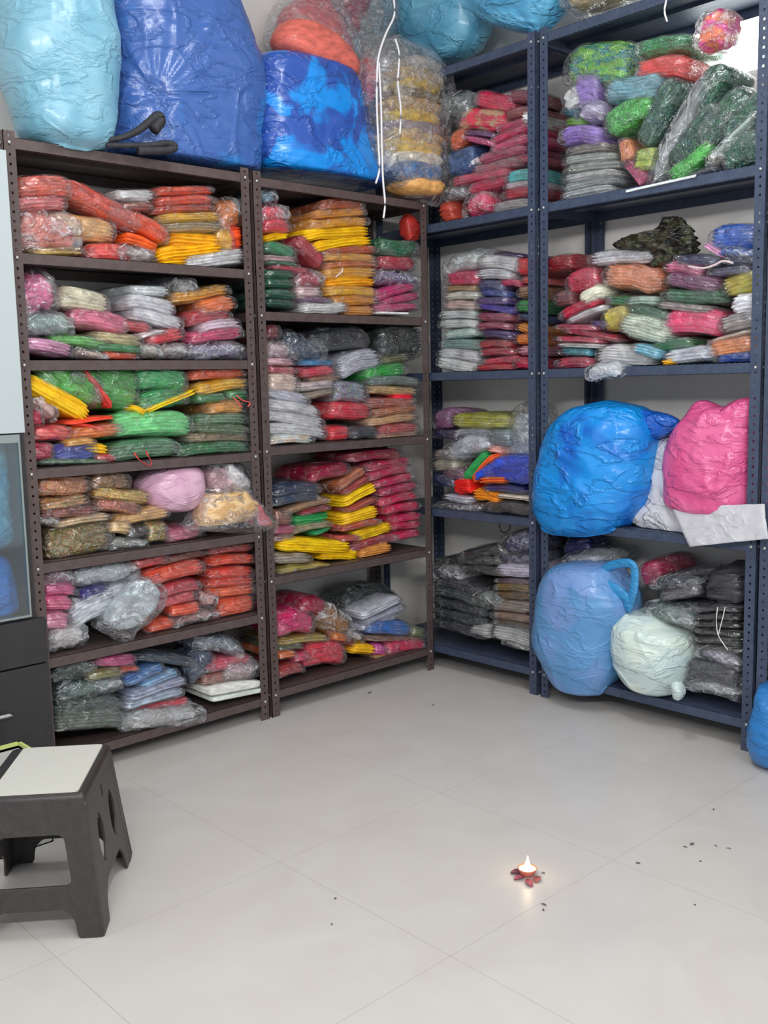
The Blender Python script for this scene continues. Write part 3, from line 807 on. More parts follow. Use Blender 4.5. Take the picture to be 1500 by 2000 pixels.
bay('R', 'C1', 'corner grey rack, top tier', 'packets on the top tier of the corner rack', '''
888 206 52 58 10 82,98,98 c |dark clear crumple at the upper left
958 197 80 34 -8 210,42,92 p |crimson pink packet on top of the pile
1010 184 48 24 4 136,72,86 p |dull wine packet at the upper right
934 231 96 42 -2 220,40,92 p /190,160,120 |hot pink packet with beige ribbed trim
1008 216 52 20 12 156,92,92 p |mauve brown packet by the right post
1022 227 18 22 4 232,226,220 n |small white cloth end by the right post
1000 240 78 18 20 200,66,106 p |pink packet, first of the slanting layers
990 258 88 18 21 192,66,104 p |pink packet, second of the slanting layers
992 277 88 16 19 204,98,130 p |light pink packet, third of the slanting layers
888 268 34 28 30 210,104,58 p |orange packet behind the blue one
932 259 62 12 -8 122,84,134 p |purple packet in the middle
928 272 64 12 -12 206,88,136 p |pink cord like packet under the purple one
893 306 62 48 22 14,78,134 p |dark blue shiny packet at the left
922 317 24 9 34 226,222,226 t |white paper tag by the blue packet
972 298 104 18 15 184,98,126 p |rose packet, fourth of the slanting layers
1000 312 76 16 14 168,42,74 p |dark wine packet, fifth of the slanting layers
962 322 96 18 14 188,120,130 p |pale rose packet in the lower pile
930 342 118 20 12 200,76,110 p |rose pink packet in the lower pile
948 357 92 20 15 190,56,88 p |wine packet in the lower pile
1010 340 56 24 10 104,190,194 p |turquoise packet by the right post
1008 358 60 13 8 218,202,212 p |whitish packet under the turquoise one
1006 374 64 20 8 180,36,58 p |red packet under the whitish one
925 396 48 42 10 234,56,104 c |neon pink crumpled packet at the bottom
996 394 84 16 9 180,174,174 p |grey white flat packet on the shelf
882 376 44 26 12 112,114,118 c |clear grey crumple at the lower left
862 408 40 42 18 164,66,54 b |round rust and olive patterned bundle
''')
bay('R', 'C2', 'corner grey rack, second tier', 'packets on the second tier of the corner rack', '''
896 510 76 34 20 184,190,190 c |clear whitish pouch at the upper left
897 541 70 26 2 190,56,94 p |raspberry packet under the clear pouch
968 512 88 28 -4 226,226,236 p |big white packet on top of the pile
958 534 72 20 0 214,214,224 p |white packet under the big one
985 496 66 8 -6 66,50,92 p |thin dark violet packet on top
1020 520 38 34 -4 202,42,48 p |red packet at the upper right
1026 546 26 14 0 220,110,108 p |salmon packet end under the red one
894 561 68 13 2 194,162,120 p |sand packet above the white stack
895 576 72 16 0 218,214,204 p |white packet, top of the left white stack
893 594 70 19 0 222,196,190 p |pinkish white packet, second in the white stack
888 613 76 18 0 204,210,210 p |white packet, third in the white stack
889 632 78 17 0 220,228,226 p |white packet, fourth in the white stack
892 650 72 19 6 204,220,216 p |white packet, fifth in the white stack
890 671 80 18 0 136,170,160 p |pale green packet in the white stack
887 690 80 22 -4 222,224,226 p |white packet, second from the stack bottom
884 710 80 20 -10 230,234,236 p |white packet, bottom of the white stack
952 556 54 19 0 76,76,124 p |dusky blue packet, top of the violet stack
958 572 60 14 -4 58,84,154 p |blue packet, second in the violet stack
955 587 68 15 0 102,80,132 p |purple packet, third in the violet stack
962 602 78 14 -8 72,62,154 p |indigo packet sloping down
958 619 72 18 0 156,68,98 p |plum packet in the violet stack
956 636 70 15 0 176,88,114 p |pink plum packet in the violet stack
964 653 64 15 -6 74,52,112 p |dark violet packet in the stack
960 671 70 18 4 166,66,74 p |brick packet in the lower stack
965 687 72 16 2 170,56,74 p |wine packet in the lower stack
974 703 86 15 2 196,70,94 p |rose packet near the bottom
958 717 80 11 2 200,54,68 p |red packet on the shelf
992 552 48 13 -4 190,40,94 p |magenta packet under the white ones
1022 597 40 24 -8 26,136,66 p |green packet by the right post
1022 571 36 24 -4 166,124,88 p |multicolour packet by the right post
1025 620 36 14 -10 40,58,112 p |navy packet by the right post
1022 641 40 17 -22 254,148,44 p |light orange packet by the right post
1021 662 42 22 -6 250,130,30 p |vivid orange packet by the right post
1024 684 38 18 -4 206,142,164 p |pale pink packet by the right post
1020 706 44 20 -6 196,26,80 p |crimson packet with a yellow flower
''')
bay('R', 'C3', 'corner grey rack, third tier', 'packets on the third tier of the corner rack', '''
858 818 36 36 -4 134,80,122 p |plum packet behind the brown post
864 848 54 20 -8 54,44,82 p |dark violet packet under the plum one
928 823 114 28 -4 180,180,70 p |olive yellow packet on top of the pile
922 846 96 16 -2 154,160,174 p |steel grey packet under the olive yellow one
906 869 92 40 12 188,192,202 c |silvery crinkled pouch in the middle
967 852 52 32 -6 120,136,142 p |blue grey packet beside the silvery pouch
862 908 54 24 0 188,178,162 p |beige packet at the left
862 888 48 20 -4 154,144,138 p |taupe packet at the left
882 924 42 26 -8 124,92,108 p |mauve packet under the beige one
985 918 106 50 4 24,70,190 p |royal blue cloth packet at the right
950 916 74 18 28 36,84,204 n |blue cloth flap pointing down left
922 910 68 17 52 56,156,90 n |green cloth strip with a rounded end
937 913 70 13 52 244,102,54 n |orange cloth strip beside the green one
957 878 32 18 -6 228,170,158 b |red and white knotted cloth
955 938 56 16 4 236,106,54 n |orange cloth strip under the blue flap
943 969 60 24 -6 252,146,46 n |orange cloth triangle near the shelf edge
896 950 36 32 8 214,36,32 n |red heart shaped cloth piece
860 940 48 24 -6 46,46,94 p |navy packet at the left
978 956 88 15 -4 38,46,116 p |dark blue packet under the royal blue one
998 972 78 10 -5 198,184,172 n |thin beige roll on the right
886 975 54 14 -10 206,206,214 p |small white packet end at the left
888 993 94 20 -2 84,78,84 c |dark clear wrapper at the lower left
986 989 98 20 -3 68,64,68 p |charcoal packet on the shelf
''')
bay('R', 'C4', 'corner grey rack, lowest tier', 'packets on the lowest tier of the corner rack', '''
1004 1062 66 42 8 46,46,88 c |dark navy pouch at the upper right
1000 1090 76 26 -4 52,52,82 c |dark violet clear pouch over the lavender packet
930 1080 84 20 8 44,47,52 p |black packet on top
900 1096 136 20 2 42,46,46 p |long black packet, second from the top
932 1113 96 17 -4 62,66,62 p |black olive packet in the middle
1000 1114 80 27 -4 216,210,240 p |lavender packet at the right
998 1136 80 11 -4 112,90,100 p |mauve packet under the lavender one
998 1149 80 16 -5 136,114,58 p |bronze gold packet, upper
998 1165 80 16 -5 118,96,60 p |bronze gold packet, lower
996 1187 88 24 -6 156,146,134 p |stone coloured packet at the right
996 1206 88 17 -8 162,136,118 p |beige brown packet at the right
996 1219 86 10 -9 100,90,80 p |dark taupe packet at the right
931 1234 40 24 -12 198,198,196 p |white packet corner at the left
996 1241 86 32 -12 208,212,212 p |white packet with rounded ends
1008 1262 64 14 -13 154,154,154 c |clear wrapper on the shelf edge
868 1118 52 30 -6 90,82,92 c |dark mauve crumple behind the brown post
886 1124 28 9 -32 186,186,186 n |small pale ribbon among the black packets
884 1143 96 20 -12 62,62,68 p |black packet, first of the left pile
892 1163 112 22 -14 68,80,80 p |black green packet, second of the left pile
888 1184 112 22 -14 50,56,60 p |black packet, third of the left pile
888 1205 112 22 -15 44,54,58 p |black packet, fourth of the left pile
888 1227 112 22 -15 40,50,52 p |black packet, bottom of the left pile
948 1172 62 28 -8 92,108,102 c |sea grey clear pouch between the piles
''')
bay('R', 'D1', 'right grey rack, top tier', 'packets on the top tier of the right rack', '''
1160 120 130 76 8 124,206,44 q /40,160,150 |rainbow green glittering bundle at the upper left
1140 165 54 80 6 154,134,196 p |upright lilac pouch in front of the rainbow bundle
1146 213 50 38 4 178,168,198 c |pale lilac clear pouch end
1110 189 34 34 30 238,242,238 p |white packet corner by the left post
1110 214 34 20 -10 58,112,132 p |dark teal packet end by the left post
1116 236 34 18 0 134,186,46 p |lime packet end by the left post
1128 258 84 36 5 154,126,196 p |lilac roll lying by the left post
1288 84 112 32 12 44,162,98 q |green glittering packet under the top shelf
1286 126 108 42 8 240,88,84 p |coral pink packet in the upper middle
1228 166 114 50 8 130,178,194 p |ice blue shiny pouch in the middle
1222 214 112 44 30 66,190,70 q |grass green glittering packet slanting up
1142 288 84 18 8 154,150,146 p |grey packet, top of the grey stack
1145 306 106 19 8 180,184,180 p |silver packet, second in the grey stack
1150 323 112 18 8 164,170,164 p |silver packet, third in the grey stack
1146 340 114 18 9 190,194,194 p |silver packet, fourth in the grey stack
1146 356 116 17 11 170,174,174 p |silver packet, fifth in the grey stack
1138 371 104 14 11 194,198,198 p |silver packet, bottom of the grey stack
1216 292 48 24 -80 246,124,46 q |orange glittering roll end standing up
1238 334 62 24 -54 190,26,112 q |magenta glittering roll leaning right
1252 308 42 46 0 196,220,84 q |lime yellow glittering pouch
1278 215 150 36 62 30,98,78 q |dark green garment leaning, leftmost
1322 250 250 34 62 142,152,152 c |grey clear sleeve leaning beside dark green garments
1378 172 120 40 60 32,100,80 q |dark green garment leaning, second
1352 262 150 40 52 34,98,78 q |dark green garment leaning, lower middle
1404 222 140 44 50 34,106,84 q |dark green garment leaning, third
1446 222 110 60 30 40,112,90 q |dark green garment leaning, near the right post
1446 290 96 70 22 40,116,90 q |dark green sequinned bundle in the lower right
1428 262 130 14 46 170,184,180 c |clear folded sleeve edge among green garments
1343 312 114 26 38 54,196,54 q |bright green glittering strip slanting up
1388 54 62 68 4 250,130,90 c /226,70,160 d0.12 |round orange and pink flower packet by the window
1372 333 62 15 16 74,70,92 p |dark violet packet at the bottom
1390 303 40 30 20 160,156,140 c |beige clear pouch at the bottom
1290 357 150 5 13 214,222,222 t @-.01 |thin clear sheet edge on the shelf
''')
bay('R', 'D2', 'right grey rack, second tier', 'packets on the second tier of the right rack', '''
1208 499 134 28 5 214,214,220 p |white clear wrapped packet on top at the left
1228 540 120 48 -3 226,164,132 p /206,134,92 |peach packet with copper embroidery
1428 462 100 46 6 42,98,180 p |steel blue packet at the upper right
1432 492 96 22 -4 60,96,160 c |blue clear pouch below the steel blue packet
1388 486 52 16 -32 232,164,196 b |pink beaded trim
1355 506 94 24 -4 56,62,88 p |navy packet behind the pink beads
1440 508 72 20 -4 72,76,104 p |grey navy packet at the right post
1328 523 78 26 -12 230,130,168 p |candy pink packet in the middle
1346 550 110 32 -8 132,80,116 p |dark mauve packet in the middle
1420 528 94 22 4 92,92,114 p |patterned grey violet packet
1440 547 78 36 20 200,190,84 p /178,160,70 |yellow lace packet at the right
1086 510 58 30 4 152,32,42 p |dark red packet behind the left post
1130 545 68 42 14 190,56,82 p |rosy red packet at the left
1097 582 40 28 4 134,76,82 p |reddish brown packet by the left post
1145 572 60 28 27 220,220,206 b |cream ruffled cloth
1126 598 88 18 22 206,42,84 p |red striped packet, upper
1140 611 84 12 22 222,222,230 p |white striped packet, lower
1226 589 100 20 -8 56,128,92 p |green packet under the peach one
1262 606 90 22 -16 64,118,92 p |deep green packet sloping down
1248 586 62 16 2 178,206,190 p @.005 |pale mint packet
1348 579 126 28 -2 58,112,86 p |dark sea green packet in the middle
1196 617 52 40 6 222,206,104 p |pale yellow packet in the left middle
1168 632 38 14 -6 98,60,134 p |purple packet end
1252 642 104 48 -16 212,222,202 p |pale mint clear packet in the centre
1345 628 120 50 -6 232,72,126 p /244,110,150 |rose pink flower packet in the centre right
1330 600 112 16 -6 166,154,154 p |grey pink packet above the rose flower packet
1438 628 82 34 10 176,170,168 p |light grey packet at the right
1442 590 62 42 10 214,214,222 b |knotted white straps at the right
1120 639 92 12 -2 186,72,104 p |rose packet, first of the left layers
1142 650 112 14 -10 172,38,74 p |wine packet, second of the left layers
1124 663 98 13 -4 192,64,94 p |pink packet, third of the left layers
1126 674 92 9 -2 222,220,222 p |white packet, fourth of the left layers
1119 687 66 15 0 30,180,196 q |turquoise glittering packet at the left
1116 705 76 20 -1 176,58,86 p |plum pink packet, lowest at the left
1216 693 124 34 0 232,234,238 p |bright white packet at the front
1256 686 58 20 -16 140,202,232 p @-.005 |light blue packet end over the white one
1172 724 68 30 14 212,216,220 c @-.03 |clear plastic end hanging over the shelf
1306 672 88 22 8 28,112,64 p |emerald packet between the white ones
1340 691 106 25 9 212,214,234 p |white packet right of the emerald one
1294 706 24 15 -6 236,168,44 b @-.01 |small yellow cloth flower
1422 673 96 38 9 246,154,110 p |apricot orange packet at the right
1430 697 80 20 3 44,82,168 p |blue packet under the apricot one
1424 655 92 9 14 214,204,190 p |thin cream packet above the apricot one
''')
bay('R', 'D4', 'right grey rack, lowest tier', 'packets on the lowest tier of the right rack', '''
1130 1097 76 28 6 184,190,200 c @.06 |silver clear pouch above the large blue bag
1110 1078 84 50 2 34,34,116 p @.16 |dark indigo bundle at the back left
1266 1122 46 46 10 172,38,86 p @.05 |wine red packet behind the bag handle
1316 1137 102 28 -2 60,60,66 c |black clear pouch in the upper middle
1322 1160 78 24 14 112,110,116 p |grey packet in the upper middle
1405 1150 92 66 2 60,58,68 b |charcoal bundled cloth at the upper right
1304 1205 102 32 -16 90,106,104 c |greenish clear pouch behind the pale bag
1396 1190 96 14 -2 52,50,54 p |black folded packet, first of six
1397 1205 96 14 -2 46,44,50 p |black folded packet, second of six
1397 1220 96 14 -3 54,52,56 p |black folded packet, third of six
1398 1236 96 15 -4 46,46,50 p |black folded packet, fourth of six
1398 1252 96 15 -5 54,52,56 p |black folded packet, fifth of six
1400 1268 94 15 -6 48,46,50 p |black folded packet, sixth of six
1398 1283 90 28 -18 132,128,144 c |lilac grey clear wrapper under the black packets
1384 1318 108 50 -8 68,64,70 p |black knit packet at the lower right
1386 1344 110 30 -12 150,152,154 c |clear wrapper end hanging at the front
''')
bay('R', 'E', 'rightmost grey rack at photo edge', 'packets on the rightmost rack', '''
1498 1150 50 70 -2 122,120,134 p |grey violet packet in the fourth tier
1500 1200 60 22 -4 46,50,62 p |dark blue packet, upper of three in the lowest tier
1500 1224 60 22 -6 44,50,66 p |dark blue packet, middle of three in the lowest tier
1500 1250 60 24 -8 38,44,58 p |dark blue packet, lowest of three in the lowest tier
1500 1300 70 60 -10 34,38,56 c |dark clear pouch on the lowest shelf
''')
# ------------------------------------------------------------------ big bags
PALEBLUE = bagmat((112, 168, 190), (132, 182, 202), (.4, .6), 6, .38, bump=.45)
bag('plastic_bag', 'L', [(-96, 96, 116), (-86, 50, 168), (-60, 14, 196), (0, -4, 203), (60, -8, 214), (130, 0, 216), (200, 22, 213), (250, 34, 210), (275, 48, 205), (292, 78, 188), (303, 108, 146), (305, 124, 134)],
    -.10, .34, PALEBLUE, 'pale sky blue bag bulging over the left rack top, leftmost', zlo=ZA[0], amp=.009, seed=1, rfreq=10)
NAVY = bagmat((62, 98, 166), (40, 124, 196), (.56, .66), 3.2, .3, bump=.5)
bag('plastic_bag', 'L', [(-100, 322, 338), (-90, 272, 392), (-64, 228, 432), (0, 206, 452), (60, 200, 472), (110, 207, 491), (190, 212, 493), (250, 214, 488), (300, 214, 487), (322, 222, 486), (328, 240, 478)],
    -.01, .36, NAVY, 'big royal blue bag with star creases standing on the left rack', zlo=ZA[0], tie=(312, 183), amp=.008, seed=2, ex=3, rfreq=8, nr=150, nu=230, star=[((312, 183), [(404, 58), (452, 92), (398, 228), (228, 208), (278, 70), (440, 168), (252, 160)]), ((404, 58), [(450, 70), (430, 20)])])
BLUE2 = bagmat((44, 84, 170), (22, 140, 228), (.50, .56), 5.0, .28, bump=.6, loc=(.3, .1, .42))
bag('plastic_bag', 'L', [(118, 540, 640), (126, 518, 660), (140, 494, 676), (200, 488, 694), (260, 487, 706), (310, 489, 717), (340, 498, 724), (354, 530, 726), (362, 640, 726)],
    -.01, .34, BLUE2, 'royal blue bag with bright cyan patches on the middle rack', zlo=ZB[0], amp=.006, seed=3, ex=3, rfreq=11, nr=90, nu=150, star=[((520, 190), [(552, 250), (600, 300)]), ((500, 262), [(560, 250), (610, 268)]), ((496, 300), [(620, 320), (700, 352)]), ((500, 280), [(640, 306)])])
# clear bags with red bundles
RED = cloth((188, 70, 76)); CORAL = cloth((204, 106, 96))
def clear_bag(name, plane, rows, rec, T, label, content, milk=.14, tint=(225, 225, 230), seed=0, amp=.010, ex=2.4, zlo=None, zhi=None):
    o = bag(name, plane, rows, rec, T, film(milk, tint, .6, sc=14), label, amp=amp, seed=seed, ex=ex, zlo=zlo, zhi=zhi)
    for (nm, rw, rc, t, m) in content:
        bag(nm, plane, rw, rc, t, m, None, amp=.006, parent=o, seed=seed+3, nr=26, nu=48, ex=2.6)
    return o
clear_bag('clear_bag', 'L', [(-40, 590, 640), (0, 562, 660), (24, 546, 672), (70, 530, 690), (110, 530, 696), (140, 560, 700), (156, 640, 696)], .05, .26,
    'clear bag with a coral and dull red bundle behind the blue bag',
    [('coral_bundle', [(44, 575, 625), (60, 552, 655), (90, 540, 678), (115, 548, 690), (140, 590, 694), (148, 650, 688)], .03, .20, CORAL),
     ('red_bundle', [(-20, 600, 630), (10, 578, 645), (30, 560, 660), (60, 548, 672), (90, 560, 684)], .10, .18, RED)], zlo=ZB[0], seed=4)
clear_bag('clear_bag', 'L', [(-60, 620, 760), (0, 620, 768), (40, 640, 766), (90, 668, 752), (140, 690, 744), (175, 700, 735)], .10, .22,
    'tall clear bag with maroon cloth leaning between red and gold bags',
    [('maroon_cloth', [(-60, 640, 730), (0, 640, 716), (40, 655, 700), (70, 668, 696)], .16, .14, cloth((150, 70, 90))),
     ('red_cloth', [(120, 700, 722), (150, 696, 728), (190, 696, 722), (210, 702, 716)], .12, .14, cloth((200, 84, 78)))], zlo=ZB[0], seed=5)
gold = clear_bag('clear_bag', 'L', [(72, 768, 782), (82, 756, 796), (96, 742, 830), (120, 722, 852), (150, 712, 868), (190, 712, 866), (260, 718, 864), (320, 736, 862), (350, 742, 858), (384, 790, 858), (405, 836, 850)], -.12, .26,
    'clear drawstring bag full of gold and yellow garments over the corner', [], milk=.2, zlo=ZB[0], seed=6, ex=2.8)
for i, (y, xl, xr, h, c) in enumerate([(132, 770, 838, 24, (176, 160, 150)), (156, 762, 846, 24, (176, 150, 110)), (178, 760, 848, 22, (204, 176, 80)), (198, 758, 848, 22, (120, 104, 60)), (216, 756, 846, 22, (190, 160, 110)),
                              (236, 752, 842, 22, (222, 184, 70)), (255, 750, 846, 22, (150, 140, 140)), (275, 754, 850, 22, (196, 170, 110)), (296, 752, 846, 26, (238, 190, 90)), (316, 756, 842, 20, (226, 214, 200)),
                              (340, 760, 850, 30, (76, 108, 146)), (364, 776, 848, 22, (220, 170, 110))]):
    random.seed(i); h *= 1.25; xl += random.randint(-7, 7); xr += random.randint(-7, 5); y += random.randint(-3, 3)
    pk = bag('gold_garment', 'L', [(y-h*.62, (xl+xr)/2-14, (xl+xr)/2+14), (y-h*.5, xl+8, xr-8), (y-h*.1, xl-2, xr), (y+h*.3, xl+2, xr-3), (y+h*.55, xl+14, xr-12), (y+h*.62, (xl+xr)/2-14, (xl+xr)/2+14)], -.095, .2, cloth(c), None, amp=.010, parent=gold, seed=i, nr=22, nu=70, ex=3.4, rfreq=30)
    pk['label'] = '%s garment folded inside the bag' % ['pale mauve', 'tan', 'mustard', 'dark olive', 'sand', 'yellow', 'grey', 'straw', 'amber', 'whitish', 'steel blue', 'peach'][i]
# drawstrings of that bag
def Lp(x, y, d): return at(x, y, 'L', d)
for nm, pts in (('drawstring', [(768, -10), (770, 30), (752, 70), (738, 120), (736, 200), (739, 280), (741, 330), (734, 358)]),
                ('drawstring', [(740, 122), (744, 200), (746, 290), (748, 350), (752, 396), (749, 426)]),
                ('drawstring', [(772, 76), (780, 108), (777, 160), (783, 215), (781, 262)])):
    s = tube(nm, [Lp(x, y, -.145) for x, y in pts], .0042, WHITE, None, origin=False)
    s.parent = gold; s.matrix_parent_inverse = Matrix.Translation(-gold.location)
TEAL = bagmat((84, 152, 184), (112, 178, 204), (.4, .6), 6, .38, bump=.55)
bag('plastic_bag', 'R', [(-60, 800, 900), (-20, 770, 925), (20, 766, 940), (60, 790, 944), (95, 830, 936), (118, 850, 905), (124, 858, 880)], .02, .32, TEAL,
    'teal blue bag on the corner rack top, partly behind the clear bag', zlo=ZC[0], amp=.010, seed=8, rfreq=10)
bag('plastic_bag', 'R', [(-80, 980, 1060), (-40, 950, 1090), (0, 946, 1110), (28, 970, 1096), (50, 1010, 1080), (62, 1040, 1064), (72, 1046, 1056)], -.05, .30, bagmat((86, 164, 206), (108, 186, 222), (.4, .6), 6, .36, bump=.6),
    'sky blue bag whose pointed end droops over the grey rack top', zlo=ZC[0], amp=.012, seed=9, rfreq=12, pleat=.003)
clear_bag('clear_bag', 'R', [(-60, 1120, 1250), (-20, 1108, 1262), (10, 1118, 1236), (28, 1128, 1180), (46, 1140, 1152)], -.02, .26,
    'clear bag with yellowish contents on the grey rack top', [('straw_cloth', [(-55, 1130, 1240), (-20, 1122, 1250), (8, 1134, 1214), (18, 1150, 1180)], .01, .2, cloth((206, 188, 130)))], zlo=ZC[0], seed=10)
# white string hanging from the top of the right rack
tag(tube('hanging_string', [at(1299, -20, 'R', -.012), at(1301, 0, 'R', -.012), at(1298, 22, 'R', -.014), at(1303, 42, 'R', -.012)], .0035, WHITE), 'short white string hanging from the right rack top shelf', 'string')

# lilac bags and lace bag on the fourth tier of the left rack
LIL = bagmat((206, 160, 184), (224, 184, 204), (.4, .6), 8, .3, bump=.4)
bag('plastic_bag', 'L', [(908, 300, 366), (916, 284, 380), (935, 270, 387), (960, 268, 388), (980, 280, 382), (992, 300, 374), (998, 330, 362)], .0, .24, LIL, 'rounded lilac pink bag on the fourth tier of the left rack', zlo=ZA[4], zhi=ZA[3], amp=.005, seed=11)
clear_bag('clear_bag', 'L', [(900, 384, 450), (912, 384, 466), (935, 386, 484), (955, 388, 490), (972, 400, 476), (980, 420, 455)], .02, .22, 'clear pinkish bag holding a white pouch beside the lilac bag',
    [('pink_cloth', [(912, 394, 440), (930, 392, 452), (955, 396, 450), (970, 412, 446)], .05, .15, cloth((204, 160, 176))),
     ('white_pouch', [(906, 440, 452), (925, 442, 474), (945, 455, 488), (958, 466, 482)], .03, .05, cloth((228, 220, 226)))], milk=.2, seed=12)
clear_bag('clear_bag', 'L', [(950, 392, 470), (965, 384, 488), (985, 378, 500), (1005, 368, 514), (1022, 356, 530), (1030, 420, 536), (1044, 508, 530)], -.045, .22, 'cone shaped clear bag with lace garment poking past the post',
    [('lace_band', [(962, 396, 476), (985, 386, 496), (1005, 380, 500), (1020, 384, 480)], -.03, .15, cloth((214, 184, 142), (196, 160, 116))),
     ('rose_cloth', [(966, 470, 484), (985, 478, 500), (1004, 486, 512), (1022, 490, 524), (1026, 500, 518)], -.02, .12, cloth((226, 92, 110)))], milk=.2, seed=13, ex=3)
# clear bag on fifth tier
clear_bag('clear_bag', 'L', [(1122, 262, 276), (1136, 240, 302), (1160, 216, 318), (1190, 196, 312), (1215, 186, 290), (1235, 210, 262), (1256, 240, 256)], -.05, .18, 'large crinkled clear bag hanging forward on the fifth left tier',
    [('pale_cloth', [(1135, 252, 290), (1160, 222, 306), (1190, 204, 300), (1210, 206, 280), (1225, 222, 262)], -.03, .12, cloth((186, 196, 204)))], milk=.2, seed=14, ex=3)

clear_bag('clear_bag', 'R', [(780, 1040, 1062), (792, 1018, 1076), (815, 996, 1082), (850, 984, 1082), (876, 978, 1076), (890, 984, 1064), (897, 1000, 1040)], .06, .2,
    'puffed clear bag behind the grey posts on the third corner tier', [('pale_cloth', [(806, 1020, 1066), (830, 1000, 1074), (860, 994, 1072), (884, 996, 1056)], .10, .12, cloth((176, 186, 194)))], milk=.2, seed=50, zlo=None)
# bags of the right rack
BB = bagmat((18, 84, 190), (20, 142, 224), (.36, .52), 3.4, .28, bump=.6, loc=(.2, .3, .1))
b = bag('plastic_bag', 'R', [(782, 1184, 1196), (790, 1150, 1232), (800, 1122, 1256), (830, 1092, 1276), (870, 1076, 1280), (920, 1064, 1277), (970, 1058, 1266), (1000, 1058, 1248), (1025, 1068, 1222), (1038, 1082, 1180), (1042, 1096, 1140)],
    -.10, .36, BB, 'big bright blue bag on the third shelf beside the pink bag', zlo=ZC[3], zhi=ZC[2], amp=.007, seed=15, rfreq=11, nr=90, nu=150, star=[((1090, 885), [(1195, 945)]), ((1120, 880), [(1170, 938)]), ((1100, 950), [(1150, 1000)]), ((1120, 945), [(1160, 985)]), ((1190, 786), [(1150, 850), (1230, 850), (1110, 820)])])
bag('bag_neck', 'R', [(800, 1236, 1262), (808, 1240, 1300), (820, 1236, 1324), (832, 1240, 1326), (846, 1250, 1312), (856, 1256, 1290)], .04, .10, bagmat((24, 92, 190), None, rough=.25, bump=.8), None, parent=b, amp=.008, seed=16, nr=20, nu=40, pleat=.003)
WB = bagmat((196, 198, 204), (214, 214, 220), (.4, .6), 9, .3, bump=.7)
bag('plastic_bag', 'R', [(850, 1300, 1330), (870, 1284, 1380), (930, 1270, 1420), (975, 1262, 1420), (990, 1244, 1430), (1010, 1234, 1440), (1030, 1250, 1440), (1044, 1290, 1430)], .03, .24, WB, 'crumpled white bag wedged between the blue and pink bags', zlo=ZC[3], zhi=ZC[2], amp=.012, seed=17)
# hanging clear sheet below the pink bag
def sheet(name, plane, poly, rec, mat, label, cat, thick=.003, n=26, amp=.008, parent=None):
    """crinkled plastic sheet: quad given by 4 photo corners (tl, tr, br, bl)"""
    V = []; F = []
    c = [at(x, y, plane, d) for x, y, d in poly]; o = c[0]
    nrm = (c[1]-c[0]).cross(c[3]-c[0]).normalized()
    for k in (0, 1):
        for j in range(n+1):
            for i in range(n+1):
                u, v = i/n, j/n
                p = (c[0]*(1-u)+c[1]*u)*(1-v)+(c[3]*(1-u)+c[2]*u)*v
                q = p + nrm*(amp*(ridge(p*16, 3)-.4) + k*thick)
                V.append(q-o)
    m = (n+1)**2
    for k in (0, 1):
        for j in range(n):
            for i in range(n):
                a = k*m+j*(n+1)+i; F.append((a, a+1, a+n+2, a+n+1) if k else (a, a+n+1, a+n+2, a+1))
    for i in range(n):
        for (a, b_) in ((i, i+1), (n*(n+1)+i+1, n*(n+1)+i), ((i+1)*(n+1), i*(n+1)), (i*(n+1)+n, (i+1)*(n+1)+n)):
            F.append((a, b_, b_+m, a+m))
    ob = mesh_obj(name, V, F, mat, parent, True, o if parent is None else o-parent.location)
    if label: tag(ob, label, cat)
    return ob
sheet('plastic_sheet', 'R', [(1310, 990, -.015), (1492, 984, -.015), (1500, 1052, -.05), (1346, 1068, -.05)], 0, bagmat((206, 206, 212), None, rough=.3, bump=.35, alpha=.82, name='milky_film'), 'milky plastic sheet hanging over the shelf under the pink bag', 'plastic sheet', amp=.007)
PK = bagmat((212, 84, 138), (222, 102, 152), (.4, .6), 6, .27, bump=.55)
pkb = bag('plastic_bag', 'R', [(794, 1372, 1420), (800, 1360, 1440), (812, 1346, 1462), (840, 1324, 1476), (880, 1308, 1480), (940, 1305, 1480), (985, 1308, 1474), (1000, 1330, 1462), (1010, 1360, 1430), (1013, 1376, 1414)], -.04, .25, PK,
    'bright pink bag with knotted corners on the third shelf', zlo=ZC[3], zhi=ZC[2], amp=.006, seed=18, rfreq=12, nr=90, nu=150, star=[((1392, 962), [(1344, 920), (1425, 898)]), ((1380, 968), [(1330, 938)]), ((1400, 955), [(1440, 905)]), ((1420, 806), [(1400, 860), (1450, 860)]), ((1366, 800), [(1350, 850), (1400, 830)])])
bag('bag_corner', 'R', [(776, 1458, 1472), (784, 1438, 1480), (796, 1420, 1484), (812, 1404, 1486), (840, 1398, 1478)], .0, .18, PK, None, parent=pkb, amp=.006, seed=40, nr=18, nu=36, pleat=.002)
bag('bag_corner', 'R', [(782, 1366, 1380), (789, 1358, 1396), (802, 1350, 1416), (824, 1336, 1430)], -.01, .16, PK, None, parent=pkb, amp=.005, seed=41, nr=18, nu=36, pleat=.002)
bag('plastic_bag', 'R', [(786, 1500, 1530), (800, 1482, 1560), (860, 1480, 1600), (930, 1478, 1600), (975, 1480, 1580), (984, 1500, 1550)], .05, .28, PK, 'pink bag cut off by the right photo edge', zlo=ZC[3], zhi=ZC[2], amp=.008, seed=19)
bag('plastic_bag', 'R', [(988, 1500, 1540), (1000, 1486, 1570), (1030, 1484, 1580), (1056, 1486, 1560), (1060, 1500, 1540)], .03, .28, WB, 'white bag at the right photo edge under the pink bag', zlo=ZC[3], zhi=ZC[2], amp=.008, seed=20)
LB = bagmat((92, 148, 200), (116, 150, 206), (.45, .6), 4, .42, bump=.4)
